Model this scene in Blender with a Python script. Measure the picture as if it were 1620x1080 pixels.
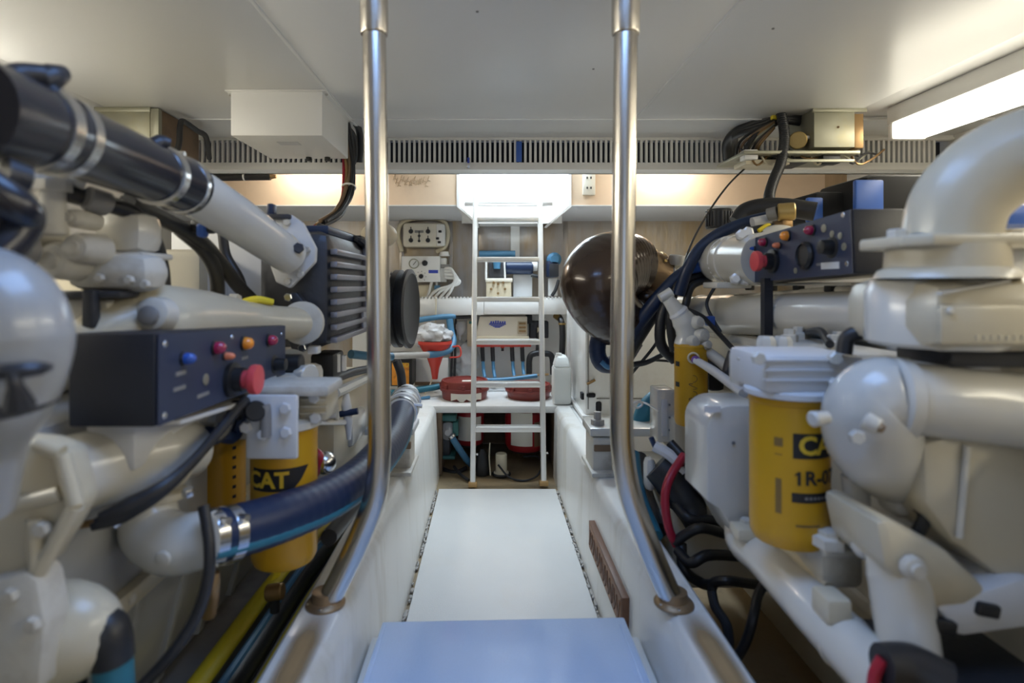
import bpy, bmesh, math, random
from mathutils import Vector, Matrix
random.seed(7)
PI = math.pi
SC = bpy.context.scene
for o in list(bpy.data.objects):
    bpy.data.objects.remove(o)
COL = SC.collection

# ---------------------------------------------------------------- camera
F, CX, CY, CZ = 900.0, 773.0, 450.0, 1.138      # focal length in px, vanishing point, eye height (m)
cam_d = bpy.data.cameras.new('camera')
cam_d.lens = 20.0; cam_d.sensor_width = 36.0
cam_d.shift_x = (810 - CX) / 1620.0
cam_d.shift_y = -(540 - CY) / 1620.0
cam_d.clip_start = 0.05
cam_d.dof.use_dof = True
cam_d.dof.focus_distance = 2.7
cam_d.dof.aperture_fstop = 2.3
cam = bpy.data.objects.new('camera', cam_d)
cam.location = (0, 0, CZ); cam.rotation_euler = (PI / 2, 0, 0)
COL.objects.link(cam); SC.camera = cam

# ---------------------------------------------------------------- world, lights, exposure
w = bpy.data.worlds.new('world'); SC.world = w; w.use_nodes = True
w.node_tree.nodes['Background'].inputs[0].default_value = (0.55, 0.68, 1.0, 1)
w.node_tree.nodes['Background'].inputs[1].default_value = 0.4
def area(name, loc, rot, sx, sy, power, col):
    l = bpy.data.lights.new(name, 'AREA'); l.shape = 'RECTANGLE'; l.size = sx; l.size_y = sy
    l.energy = power; l.color = col
    o = bpy.data.objects.new(name, l); o.location = loc; o.rotation_euler = rot
    COL.objects.link(o); return o
# daylight falling through the open deck hatch above the ladder
area('hatch_daylight', (0.16, 3.60, 2.42), (0, 0, 0), 0.62, 0.5, 46, (0.70, 0.85, 1.0))
# daylight through the open entry hatch above the step, where the photographer stands
area('entry_daylight', (0.04, 0.65, 2.15), (0, 0, 0), 0.7, 0.85, 13, (0.28, 0.50, 1.0))
# added cool fill from behind the camera, for surfaces that face it
area('front_fill', (0.05, -1.30, 1.25), (math.radians(90), 0, 0), 0.95, 1.0, 1.6, (0.62, 0.78, 1.0))
SC.view_settings.view_transform = 'Standard'
SC.view_settings.look = 'None'
SC.view_settings.gamma = 1.0
SC.view_settings.use_curve_mapping = False
SC.view_settings.exposure = 0.12

# ---------------------------------------------------------------- helpers
def P(px, py, d):
    """point seen at photo pixel (px, py) at distance d metres down the room"""
    return Vector(((px - CX) / F * d, d, CZ + (CY - py) / F * d))
def V(*a): return Vector(a)

def mat(name, col, rough=0.5, metal=0.0, var=0.06, scale=6.0, bump=0.0, bscale=80.0, dirt=None, damt=0.5, dscale=5.0,
        coat=0.0, emit=None, estr=0.0, stretch=None, trans=0.0, dlo=0.52, dhi=0.72):
    m = bpy.data.materials.new(name); m.use_nodes = True
    nt = m.node_tree; n = nt.nodes; L = nt.links
    b = n['Principled BSDF']
    b.inputs['Roughness'].default_value = rough; b.inputs['Metallic'].default_value = metal
    if coat: b.inputs['Coat Weight'].default_value = coat; b.inputs['Coat Roughness'].default_value = 0.12
    if trans: b.inputs['Transmission Weight'].default_value = trans
    tc = n.new('ShaderNodeTexCoord'); src = tc.outputs['Object']
    if stretch:
        mp = n.new('ShaderNodeMapping'); mp.inputs['Scale'].default_value = stretch
        L.new(src, mp.inputs['Vector']); src = mp.outputs['Vector']
    nz = n.new('ShaderNodeTexNoise'); nz.inputs['Scale'].default_value = scale; nz.inputs['Detail'].default_value = 5
    L.new(src, nz.inputs['Vector'])
    mx = n.new('ShaderNodeMix'); mx.data_type = 'RGBA'
    lo = [max(0, c * (1 - var)) for c in col]; hi = [min(1, c * (1 + var)) for c in col]
    mx.inputs[6].default_value = (*lo, 1); mx.inputs[7].default_value = (*hi, 1)
    L.new(nz.outputs['Fac'], mx.inputs[0]); out = mx.outputs[2]
    if dirt:
        n2 = n.new('ShaderNodeTexNoise'); n2.inputs['Scale'].default_value = dscale; n2.inputs['Detail'].default_value = 7
        n2.inputs['Roughness'].default_value = 0.65
        L.new(src, n2.inputs['Vector'])
        mr = n.new('ShaderNodeMapRange'); mr.inputs[1].default_value = dlo; mr.inputs[2].default_value = dhi
        mr.inputs[4].default_value = damt
        L.new(n2.outputs['Fac'], mr.inputs[0])
        m2 = n.new('ShaderNodeMix'); m2.data_type = 'RGBA'; m2.inputs[7].default_value = (*dirt, 1)
        L.new(mr.outputs[0], m2.inputs[0]); L.new(out, m2.inputs[6]); out = m2.outputs[2]
    L.new(out, b.inputs['Base Color'])
    if bump:
        nb = n.new('ShaderNodeTexNoise'); nb.inputs['Scale'].default_value = bscale; nb.inputs['Detail'].default_value = 4
        L.new(src, nb.inputs['Vector'])
        bp = n.new('ShaderNodeBump'); bp.inputs['Strength'].default_value = bump; bp.inputs['Distance'].default_value = 0.01
        L.new(nb.outputs['Fac'], bp.inputs['Height']); L.new(bp.outputs['Normal'], b.inputs['Normal'])
    if emit:
        b.inputs['Emission Color'].default_value = (*emit, 1); b.inputs['Emission Strength'].default_value = estr
    return m

M = {
 'ceiling': mat('ceiling_panel', (.74, .74, .73), .34, var=.03, scale=2, bump=.02, bscale=40),
 'gel': mat('gelcoat', (.76, .755, .73), .32, var=.04, dirt=(.48, .40, .28), damt=.35, dscale=4, bump=.03, bscale=30, coat=.3),
 'gelwall': mat('gelcoat_streaked', (.74, .73, .69), .38, var=.06, scale=5, dirt=(.42, .36, .24), damt=.45, dscale=7, stretch=(1, 1, .25), bump=.03, bscale=30, coat=.2),
 'floor': mat('floor_paint', (.64, .63, .60), .55, var=.04, dirt=(.55, .46, .35), damt=.3, dscale=3, bump=.12, bscale=220, dlo=.55, dhi=.8),
 'step': mat('step_nonskid', (.54, .70, 1.0), .26, coat=1.0, var=.05, bump=.10, bscale=260),
 'hull': mat('hull_paint', (.62, .60, .55), .5, var=.06, dirt=(.42, .36, .26), damt=.4, dscale=3),
 'peach': mat('header_paint', (.70, .53, .37), .5, var=.05, dirt=(.45, .34, .24), damt=.25, dscale=6),
 'greypaint': mat('grey_white_paint', (.62, .62, .62), .5, var=.05),
 'foil': mat('foil_insulation', (.36, .34, .33), .30, metal=.75, var=.15, scale=5, bump=.35, bscale=14, stretch=(1, 1, .25), dirt=(.32, .23, .11), damt=.8, dscale=3, dlo=.42, dhi=.62),
 'bilge': mat('bilge_paint', (.30, .22, .12), .6, var=.2, dirt=(.06, .05, .04), damt=.7, dscale=4, bump=.1),
 'bilgegrey': mat('bilge_grey', (.36, .34, .31), .55, var=.15, dirt=(.12, .10, .08), damt=.6, dscale=4),
 'engine': mat('engine_white', (.56, .505, .38), .33, var=.05, dirt=(.46, .38, .24), damt=.4, dscale=5, coat=.25),
 'engineclean': mat('engine_white_clean', (.60, .58, .52), .25, var=.03, coat=.4),
 'engineshade': mat('engine_white_shaded', (.36, .36, .35), .28, var=.05, dirt=(.30, .27, .20), damt=.4, coat=.4),  # darker copy of engine white; dimness of block, pan, elbow put in colour
 'cast': mat('cast_white', (.58, .555, .49), .5, var=.12, dirt=(.26, .21, .14), damt=.6, dscale=8, bump=.15, bscale=50),
 'steel': mat('brushed_steel', (.62, .58, .52), .26, metal=1, var=.05, scale=20, stretch=(40, 40, 1)),
 'chrome': mat('clamp_steel', (.70, .70, .70), .22, metal=1, var=.08),
 'galv': mat('galvanised_steel', (.36, .35, .27), .45, metal=.6, var=.15, scale=12, dirt=(.36, .30, .14), damt=.5),
 'alum': mat('aluminium', (.78, .76, .72), .33, metal=.45, var=.05),
 'rubber': mat('black_rubber', (.016, .016, .018), .42, var=.3),
 'blackgloss': mat('black_gloss', (.012, .012, .014), .2, var=.2, coat=.4),
 'bluerubber': mat('blue_rubber', (.007, .020, .062), .40, var=.25),
 'bluehose': mat('light_blue_hose', (.065, .20, .34), .42, var=.15),
 'teal': mat('teal_stripe', (.02, .15, .22), .45, var=.2),
 'hoseblk': mat('silicone_hose', (.008, .010, .020), .25, var=.25, coat=.3),
 'navy': mat('navy_enamel', (.012, .014, .022), .42, var=.15, bump=.05, bscale=150),
 'navyplate': mat('navy_plate', (.026, .036, .072), .45, var=.15),
 'black': mat('black_plastic', (.012, .012, .013), .45, var=.2),
 'matteblack': mat('matte_black', (.010, .010, .011), .8, var=.2),
 'darkmetal': mat('dark_cast', (.045, .047, .055), .38, metal=.4, var=.2, bump=.1),
 'finmetal': mat('fin_cast', (.30, .30, .34), .33, metal=.65, var=.15),
 'yellow': mat('filter_yellow', (.56, .30, .008), .38, var=.06, dirt=(.45, .28, .04), damt=.4, dscale=6),
 'yellowpl': mat('yellow_plastic', (.80, .62, .03), .45, var=.08),
 'redlens': mat('red_lens', (.35, .01, .06), .12, var=.05, coat=.6),
 'orangelens': mat('orange_lens', (.85, .28, .02), .15, var=.05, coat=.6),
 'bluelens': mat('blue_lens', (.02, .09, .42), .2, var=.05, coat=.5),
 'redbutton': mat('red_button', (.66, .07, .08), .35, var=.05),
 'amber': mat('amber_button', (.75, .22, .10), .35, var=.05),
 'red': mat('red_plastic', (.60, .055, .035), .4, var=.08),
 'darkred': mat('bucket_red', (.20, .028, .020), .42, var=.1, dirt=(.14, .02, .015), damt=.5),
 'extred': mat('extinguisher_red', (.33, .015, .02), .3, var=.08, coat=.3),
 'redcable': mat('red_cable', (.35, .01, .03), .4, var=.1),
 'copperhose': mat('exhaust_hose', (.050, .030, .020), .24, metal=.25, var=.3, coat=.5),
 'brass': mat('brass', (.48, .34, .13), .38, metal=.8, var=.2),
 'bronze': mat('bronze', (.32, .20, .09), .4, metal=.7, var=.25),
 'wood': mat('brown_wood', (.17, .075, .035), .5, var=.3, scale=14, stretch=(1, .15, 3)),
 'woodface': mat('carved_wood', (.27, .13, .06), .55, var=.35, scale=20),
 'ply': mat('plywood', (.42, .29, .17), .6, var=.2, scale=10, stretch=(4, 4, .6)),
 'board': mat('brown_board', (.20, .13, .075), .6, var=.25, dirt=(.07, .04, .03), damt=.6),
 'whitepl': mat('white_plastic', (.76, .75, .72), .38, var=.03),
 'cream': mat('cream_plastic', (.70, .65, .54), .42, var=.04),
 'beige': mat('beige_box', (.55, .47, .33), .5, var=.08),
 'jug': mat('milky_jug', (.80, .81, .77), .45, var=.04),
 'bag': mat('clear_bag', (.72, .72, .72), .22, var=.12, bump=.5, bscale=25, trans=.35),
 'slatpaint': mat('grille_paint', (.74, .73, .70), .5, var=.03),
 'void': mat('dark_void', (.015, .015, .018), .8, var=.2),
 'ink': mat('black_ink', (.012, .012, .014), .5, var=.1),
 'inkyellow': mat('yellow_ink', (.70, .46, .03), .45, var=.1),
 'inkblue': mat('blue_ink', (.03, .06, .42), .5, var=.1),
 'inkgrey': mat('grey_ink', (.22, .21, .20), .5, var=.1),
 'marker': mat('marker_ink', (.20, .12, .03), .6, var=.2),
 'paper': mat('paper_label', (.72, .68, .60), .6, var=.05),
 'orangeprint': mat('orange_print', (.75, .28, .02), .5, var=.35, scale=30, dirt=(.12, .03, .01), damt=.9, dscale=25),
 'bluepaint': mat('blue_paint', (.035, .11, .42), .4, var=.1),
 'green': mat('green_pump', (.03, .14, .13), .4, var=.2),
 'ivory': mat('ivory_plastic', (.62, .55, .40), .45, var=.06),
 'chromeblk': mat('gauge_glass', (.06, .07, .10), .15, var=.1, coat=.8),
 'gaugewhite': mat('gauge_face', (.66, .66, .64), .4, var=.05),
 'lamp': mat('lamp_diffuser', (.9, .9, .86), .4, emit=(1.0, .95, .82), estr=15.0),
 'lampold': mat('lamp_diffuser_aged', (.9, .9, .84), .4, emit=(1.0, .94, .78), estr=9.0),
 'stain': None, 'violet': mat('violet_cap', (.16, .06, .34), .4, var=.1),
 'rust': mat('rusty_bronze', (.30, .20, .11), .42, metal=.6, var=.3, scale=25),
 'footwood': mat('ladder_foot', (.42, .25, .09), .6, var=.2),
}

def stain_mat():
    m = bpy.data.materials.new('rust_stain'); m.use_nodes = True; nt = m.node_tree; n = nt.nodes; L = nt.links
    b = n['Principled BSDF']; b.inputs['Base Color'].default_value = (.46, .30, .14, 1); b.inputs['Roughness'].default_value = .5
    tc = n.new('ShaderNodeTexCoord'); sp = n.new('ShaderNodeSeparateXYZ'); L.new(tc.outputs['Generated'], sp.inputs[0])
    def tri(o, k):                       # fades out towards both edges
        a = n.new('ShaderNodeMath'); a.operation = 'SUBTRACT'; a.inputs[1].default_value = .5; L.new(o, a.inputs[0])
        c = n.new('ShaderNodeMath'); c.operation = 'ABSOLUTE'; L.new(a.outputs[0], c.inputs[0])
        d = n.new('ShaderNodeMapRange'); d.inputs[1].default_value = .5; d.inputs[2].default_value = .5 - k; L.new(c.outputs[0], d.inputs[0]); return d.outputs[0]
    nz = n.new('ShaderNodeTexNoise'); nz.inputs['Scale'].default_value = 5; nz.inputs['Detail'].default_value = 1; L.new(tc.outputs['Object'], nz.inputs['Vector'])
    p = n.new('ShaderNodeMath'); p.operation = 'MULTIPLY'; L.new(tri(sp.outputs[0], .4), p.inputs[0]); L.new(tri(sp.outputs[1], .12), p.inputs[1])
    q = n.new('ShaderNodeMath'); q.operation = 'MULTIPLY'; L.new(p.outputs[0], q.inputs[0]); L.new(nz.outputs['Fac'], q.inputs[1])
    r = n.new('ShaderNodeMath'); r.operation = 'MULTIPLY'; r.inputs[1].default_value = 1.5; r.use_clamp = True; L.new(q.outputs[0], r.inputs[0])
    L.new(r.outputs[0], b.inputs['Alpha']); return m
M['stain'] = stain_mat()

class MB:
    """collects shapes (world coordinates) into one mesh"""
    def __init__(s): s.bm = bmesh.new()
    def _hull(s, vs):
        pass
    def box(s, c, size, bev=0.0, rot=None, seg=2):
        b = bmesh.new(); bmesh.ops.create_cube(b, size=1.0)
        bmesh.ops.scale(b, vec=size, verts=b.verts)
        if bev: bmesh.ops.bevel(b, geom=list(b.edges), offset=bev, segments=seg, affect='EDGES', profile=0.5)
        mtx = Matrix.Translation(Vector(c))
        if rot is not None: mtx = mtx @ (rot.to_4x4() if isinstance(rot, Matrix) else rot)
        s._merge(b, mtx); return s
    def _merge(s, b, mtx=None):
        if mtx is not None: b.transform(mtx)
        me = bpy.data.meshes.new('tmp'); b.to_mesh(me); b.free(); s.bm.from_mesh(me); bpy.data.meshes.remove(me)
    def pbox(s, x0, y0, x1, y1, d, depth, bev=0.0):
        a = P(x0, y0, d); b = P(x1, y1, d)
        c = (a + b) / 2; c.y = d + depth / 2
        return s.box(c, (abs(b.x - a.x), depth, abs(b.z - a.z)), bev)
    def bb(s, x0, x1, y0, y1, z0, z1, bev=0.0):
        return s.box(((x0 + x1) / 2, (y0 + y1) / 2, (z0 + z1) / 2), (abs(x1 - x0), abs(y1 - y0), abs(z1 - z0)), bev)
    def lathe(s, p0, axis, prof, seg=24):
        ax = Vector(axis).normalized()
        u = ax.orthogonal().normalized(); v = ax.cross(u); p0 = Vector(p0)
        rings = []
        for r, h in prof:
            c = p0 + ax * h
            if r < 1e-6: rings.append([s.bm.verts.new(c)])
            else: rings.append([s.bm.verts.new(c + (u * math.cos(2 * PI * k / seg) + v * math.sin(2 * PI * k / seg)) * r) for k in range(seg)])
        s._skin(rings, seg); return s
    def _skin(s, rings, seg, caps=True):
        for a, b in zip(rings, rings[1:]):
            for k in range(seg):
                k2 = (k + 1) % seg
                if len(a) == 1 and len(b) == 1: continue
                if len(a) == 1: f = (a[0], b[k2], b[k])
                elif len(b) == 1: f = (a[k], a[k2], b[0])
                else: f = (a[k], a[k2], b[k2], b[k])
                s.bm.faces.new(f)
        if caps:
            if len(rings[0]) > 1: s.bm.faces.new(list(reversed(rings[0])))
            if len(rings[-1]) > 1: s.bm.faces.new(rings[-1])
    def cyl(s, p0, p1, r0, r1=None, seg=24, ch=0.0):
        p0 = Vector(p0); p1 = Vector(p1); h = (p1 - p0).length; r1 = r0 if r1 is None else r1
        if ch: prof = [(r0 - ch, 0), (r0, ch), (r1, h - ch), (r1 - ch, h)]
        else: prof = [(r0, 0), (r1, h)]
        return s.lathe(p0, p1 - p0, prof, seg)
    def tube(s, pts, r, seg=14, steps=7, caps=True, rib=0.0, ribn=0):
        pts = [Vector(p) for p in pts]; n = len(pts)
        rr = r if isinstance(r, (list, tuple)) else [r] * n
        path = []; rad = []
        if n == 2: path = pts[:]; rad = list(rr)
        else:
            for i in range(n - 1):
                p0 = pts[max(i - 1, 0)]; p1 = pts[i]; p2 = pts[i + 1]; p3 = pts[min(i + 2, n - 1)]
                if i == 0: p0 = 2 * p1 - p2
                if i == n - 2: p3 = 2 * p2 - p1
                for k in range(steps):
                    t = k / steps; t2 = t * t; t3 = t2 * t
                    path.append(.5 * ((2 * p1) + (p2 - p0) * t + (2 * p0 - 5 * p1 + 4 * p2 - p3) * t2 + (3 * p1 - p0 - 3 * p2 + p3) * t3))
                    rad.append(rr[i] * (1 - t) + rr[i + 1] * t)
            path.append(pts[-1]); rad.append(rr[-1])
        if ribn:      # resample densely for a corrugated surface
            L = [0]
            for a, b in zip(path, path[1:]): L.append(L[-1] + (b - a).length)
            q = []; qr = []; m = ribn * 4; j = 0
            for k in range(m + 1):
                t = L[-1] * k / m
                while j < len(L) - 2 and L[j + 1] < t: j += 1
                f = (t - L[j]) / max(1e-9, L[j + 1] - L[j])
                q.append(path[j].lerp(path[j + 1], f)); qr.append((rad[j] * (1 - f) + rad[j + 1] * f) * (1 + rib * math.cos(k * PI / 2)))
            path, rad = q, qr
        tang = [(path[min(i + 1, len(path) - 1)] - path[max(i - 1, 0)]).normalized() for i in range(len(path))]
        u = tang[0].orthogonal().normalized(); rings = []
        for i, p in enumerate(path):
            t = tang[i]; u = (u - t * u.dot(t)).normalized(); v = t.cross(u)
            rings.append([s.bm.verts.new(p + (u * math.cos(2 * PI * k / seg) + v * math.sin(2 * PI * k / seg)) * rad[i]) for k in range(seg)])
        s._skin(rings, seg, caps); return s
    def ell(s, c, r, u=20, v=12, rot=None):
        b = bmesh.new(); bmesh.ops.create_uvsphere(b, u_segments=u, v_segments=v, radius=1.0)
        bmesh.ops.scale(b, vec=r if isinstance(r, (tuple, list)) else (r, r, r), verts=b.verts)
        mtx = Matrix.Translation(Vector(c))
        if rot is not None: mtx = mtx @ rot.to_4x4()
        s._merge(b, mtx); return s
    def torus(s, c, axis, R, r, seg=28, rs=10):
        ax = Vector(axis).normalized(); u = ax.orthogonal().normalized(); v = ax.cross(u); c = Vector(c); rings = []
        for i in range(seg):
            a = 2 * PI * i / seg; d = u * math.cos(a) + v * math.sin(a)
            rings.append([s.bm.verts.new(c + d * (R + r * math.cos(2 * PI * k / rs)) + ax * r * math.sin(2 * PI * k / rs)) for k in range(rs)])
        s._skin(rings + [rings[0]], rs, False); return s
    def prism(s, poly, vec, bev=0.0):
        b = bmesh.new(); vec = Vector(vec)
        a = [b.verts.new(Vector(p)) for p in poly]; c = [b.verts.new(Vector(p) + vec) for p in poly]
        n = len(poly); b.faces.new(a); b.faces.new(list(reversed(c)))
        for k in range(n): b.faces.new((a[k], a[(k + 1) % n], c[(k + 1) % n], c[k]))
        bmesh.ops.recalc_face_normals(b, faces=b.faces)
        if bev: bmesh.ops.bevel(b, geom=list(b.edges), offset=bev, segments=2, affect='EDGES', profile=.5)
        s._merge(b); return s
    def ring(s, c, axis, R, w, t):          # a flat band round a pipe: clamp
        ax = Vector(axis).normalized(); c = Vector(c)
        return s.lathe(c - ax * w / 2, ax, [(R, 0), (R + t, .0005), (R + t, w - .0005), (R, w)], 28)
    def build(s, name, m, parent=None, angle=38, origin=None):
        bm = s.bm
        bmesh.ops.recalc_face_normals(bm, faces=bm.faces)
        me = bpy.data.meshes.new(name)
        lo = [min(v.co[i] for v in bm.verts) for i in range(3)]; hi = [max(v.co[i] for v in bm.verts) for i in range(3)]
        c = Vector(((lo[0] + hi[0]) / 2, (lo[1] + hi[1]) / 2, lo[2])) if origin is None else Vector(origin)
        bmesh.ops.translate(bm, verts=bm.verts, vec=-c)
        bm.to_mesh(me); bm.free()
        for p in me.polygons: p.use_smooth = True
        me.set_sharp_from_angle(angle=math.radians(angle))
        me.materials.append(M[m] if isinstance(m, str) else m)
        o = bpy.data.objects.new(name, me); COL.objects.link(o)
        o['wx'], o['wy'], o['wz'] = c.x, c.y, c.z
        attach(o, parent); return o

def wpos(o): return Vector((o['wx'], o['wy'], o['wz']))
def attach(o, parent):
    c = wpos(o)
    if parent is not None: o.parent = parent; o.location = c - wpos(parent)
    else: o.location = c
def thing(name, label, cat, loc, group=None):
    o = bpy.data.objects.new(name, None); COL.objects.link(o); o.empty_display_size = .05
    o.location = loc; o['wx'], o['wy'], o['wz'] = loc[0], loc[1], loc[2]
    o['label'] = label; o['category'] = cat
    if group: o['group'] = group
    return o
def tag(o, label, cat, group=None):
    o['label'] = label; o['category'] = cat
    if group: o['group'] = group
    return o
def struct(o): o['kind'] = 'structure'; return o
def copy_at(o, c, parent):                      # a copy of a part at a new place (mesh data shared)
    q = o.copy(); COL.objects.link(q); c = Vector(c)
    q['wx'], q['wy'], q['wz'] = c.x, c.y, c.z; q.parent = None; attach(q, parent); return q
def bolts(pts, axis, r, h, m, parent, name='bolt'):
    first = None; ax = Vector(axis).normalized()
    for p in pts:
        p = Vector(p)
        if first is None:
            first = MB().lathe(p, ax, [(r, 0), (r, h * .8), (r * .85, h)], 6).build(name, m, parent, 30, origin=p)
        else: copy_at(first, p, parent)
def text_verts(body, size, bold=0.0):
    c = bpy.data.curves.new('t', 'FONT'); c.body = body; c.size = size; c.align_x = 'CENTER'; c.align_y = 'CENTER'; c.offset = bold
    c.resolution_u = 3
    o = bpy.data.objects.new('t', c); COL.objects.link(o)
    me = bpy.data.meshes.new_from_object(o.evaluated_get(bpy.context.evaluated_depsgraph_get()))
    b = bmesh.new(); b.from_mesh(me); bpy.data.meshes.remove(me); bpy.data.objects.remove(o); bpy.data.curves.remove(c)
    return b
def flat_text(body, size, c, xd, zd, m, parent, name='lettering', bold=0.0, sx=1.0, thick=.0006):
    b = text_verts(body, size, bold); xd = Vector(xd).normalized(); zd = Vector(zd).normalized(); nrm = xd.cross(zd); c = Vector(c)
    for v in b.verts: v.co = c + xd * v.co.x * sx + zd * v.co.y + nrm * thick
    q = MB(); q._merge(b); return q.build(name, m, parent)
def wrap(b, cen, R, a0, z0, off):               # wrap a flat shape round a vertical cylinder; a0 = angle from the -Y direction
    xs = [v.co.x for v in b.verts]; x = min(xs) + .004
    while x < max(xs):
        bmesh.ops.bisect_plane(b, geom=b.verts[:] + b.edges[:] + b.faces[:], plane_co=(x, 0, 0), plane_no=(1, 0, 0)); x += .006
    for v in b.verts:
        a = a0 + v.co.x / R
        v.co = Vector((cen[0] + math.sin(a) * (R + off), cen[1] - math.cos(a) * (R + off), z0 + v.co.y))
    q = MB(); q._merge(b); return q
def wrap_text(body, size, cen, R, a0, z0, m, parent, name='lettering', bold=0.0, off=.0016, sx=1.0):
    b = text_verts(body, size, bold)
    for v in b.verts: v.co.x *= sx
    return wrap(b, cen, R, a0, z0, off).build(name, m, parent)
def wrap_poly(poly, cen, R, a0, z0, m, parent, name='print_panel', off=.0008):
    b = bmesh.new(); b.faces.new([b.verts.new((x, y, 0)) for x, y in poly])
    return wrap(b, cen, R, a0, z0, off).build(name, m, parent)
def rect(w, h): return [(-w / 2, -h / 2), (w / 2, -h / 2), (w / 2, h / 2), (-w / 2, h / 2)]
# ================================================================ the room
ZC = 1.858           # overhead
ZS = 0.418           # top of the stringers and the aft shelf
YB = 2.79            # beam with the grille
YH = 3.62            # header behind it
YW = 4.20            # aft bulkhead
# overhead: five panels with cover strips
# (the entry hatch above the step is open: x -.33 to .41, y .20 to 1.08)
m = MB(); m.bb(-2.3, -.33, -1.2, YB, ZC + .022, ZC + .06); m.bb(.41, 2.3, -1.2, YB, ZC + .022, ZC + .06)
m.bb(-.33, .41, -1.2, .20, ZC + .022, ZC + .06); m.bb(-.33, .41, 1.08, YB, ZC + .022, ZC + .06)
ceil = struct(m.build('ceiling', 'ceiling'))
for x0, x1, dz in ((-2.3, -1.56, .012), (-1.557, -.602, 0), (-.599, .638, 0), (.641, 1.53, 0), (1.533, 2.3, .012)):
    MB().bb(x0, x1, 1.08 if abs(x0 + .599) < .01 else -1.2, YB, ZC + dz, ZC + .025 + dz * .5, .002).build('ceiling_panel', 'ceiling', ceil)
for x in (-.60, .64):
    MB().bb(x - .006, x + .006, -1.2, YB, ZC - .003, ZC + .004, .001).build('cover_strip', 'ceiling', ceil)
MB().bb(-2.2, 2.2, 2.47, 2.485, ZC - .004, ZC + .006, .001).build('cover_strip', 'ceiling', ceil)
for i, (x, y) in enumerate(((-.03, 1.5), (-.21, 1.2), (.35, 1.9), (-.4, 2.1), (.8, 1.6))):
    MB().cyl((x, y, ZC - .002), (x, y, ZC + .004), .004, seg=10).build('screw_head', 'inkgrey', ceil)

wl = struct(MB().bb(-2.34, -2.28, -1.2, YW, -.2, ZC + .3).build('wall_left', 'hull'))
wr = struct(MB().bb(2.28, 2.34, -1.2, YW, -.2, ZC + .3).build('wall_right', 'hull'))
# hull frames along the sides, seen above the engines
for sx, par in ((-1, wl), (1, wr)):
    MB().bb(sx * 2.285, sx * 2.16, 2.1, 2.2, .2, ZC + .01, .004).build('hull_frame', 'hull', par)
    MB().bb(sx * 2.285, sx * 2.2, -.5, YB, 1.30, 1.36, .004).build('hull_stringer', 'hull', par)
wf = MB()
wf.bb(-2.3, -.45, -1.26, -1.2, -.2, ZC + .06); wf.bb(.55, 2.3, -1.26, -1.2, -.2, ZC + .06); wf.bb(-.45, .55, -1.26, -1.2, -.2, .7); wf.bb(-.45, .55, -1.26, -1.2, 1.8, ZC + .06)  # opening added to let the front fill in
struct(wf.build('wall_front', 'hull'))

# beam with its ventilation grille
zb0, zg0, zg1 = 1.702, 1.737, 1.846
beam = MB()
beam.bb(-2.3, 2.3, YB, YB + .03, zg1, ZC + .06); beam.bb(-2.3, 2.3, YB, YB + .03, zb0, zg0, .002); beam.bb(-2.3, 2.3, YB + .03, YB + .12, zb0, zb0 + .02)
beam.bb(-2.3, 2.3, YB + .10, YB + .12, zb0, ZC + .35)
beam = struct(beam.build('trim_1', 'slatpaint'))
MB().bb(-2.3, 2.3, YB + .085, YB + .099, zg0 - .02, zg1 + .01).build('duct_back', 'void', beam)
MB().bb(-2.29, 2.29, YB - .006, YB, zg1 + .002, zg1 + .014, .001).build('top_moulding', 'slatpaint', beam)
slat = None; k = 0; x = -2.2
while x < 2.2:
    wide = abs(x - .095) < .013 or abs(x - .54) < .013 or abs(x + .52) < .013
    p = Vector((x, YB + .014, zg0))
    if slat is None:
        slat = MB().bb(x - .0058, x + .0058, YB + .004, YB + .024, zg0 - .001, zg1 + .001).build('slat', 'slatpaint', beam, origin=p)
    else: copy_at(slat, p, beam)
    x += .0248
bk = MB().bb(.135, .163, YB - .004, YB + .006, zg0 + .002, zg1 - .006, .002).build('catch_plate', 'bluepaint', beam)
MB().bb(-.108, -.090, YB - .014, YB, zb0 + .004, zb0 + .036, .002).build('catch', 'chrome', beam)
MB().cyl((-.099, YB - .012, zb0 + .030), (-.099, YB - .012, zb0 + .055), .006, seg=10).build('catch', 'inkblue', beam)

# overhead, header and bulkhead abaft the beam
hx0, hx1 = P(727, 0, YH).x, P(899, 0, YH).x           # clear width of the hatch trunk
ro = MB()
ro.bb(-2.3, hx0, YB + .12, YW, 2.06, 2.1); ro.bb(hx1, 2.3, YB + .12, YW, 2.06, 2.1); ro.bb(hx0, hx1, YB + .12, 3.22, 2.06, 2.1)
ro.bb(hx0, hx1, 3.93, YW, 2.06, 2.1)
struct(ro.build('ceiling_aft', 'ceiling'))
zh = P(0, 325, YH).z
hd = MB()
for a, b, s in ((-2.3, hx0, -1), (hx1, P(1305, 0, YH).x, 1)):
    hd.bb(a, b, YH, YH + .03, zh, 2.08)
struct(hd.build('wall_header', 'peach'))
MB_h = MB()
for a, b in ((-2.3, hx0), (hx1, 2.3)):
    MB_h.prism([(a, YH - .004, zh - .003), (a, YW, zh - .035), (a, YW, zh - .015), (a, YH - .004, zh + .003)], (b - a, 0, 0))
struct(MB_h.build('trim_2', 'greypaint'))
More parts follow.
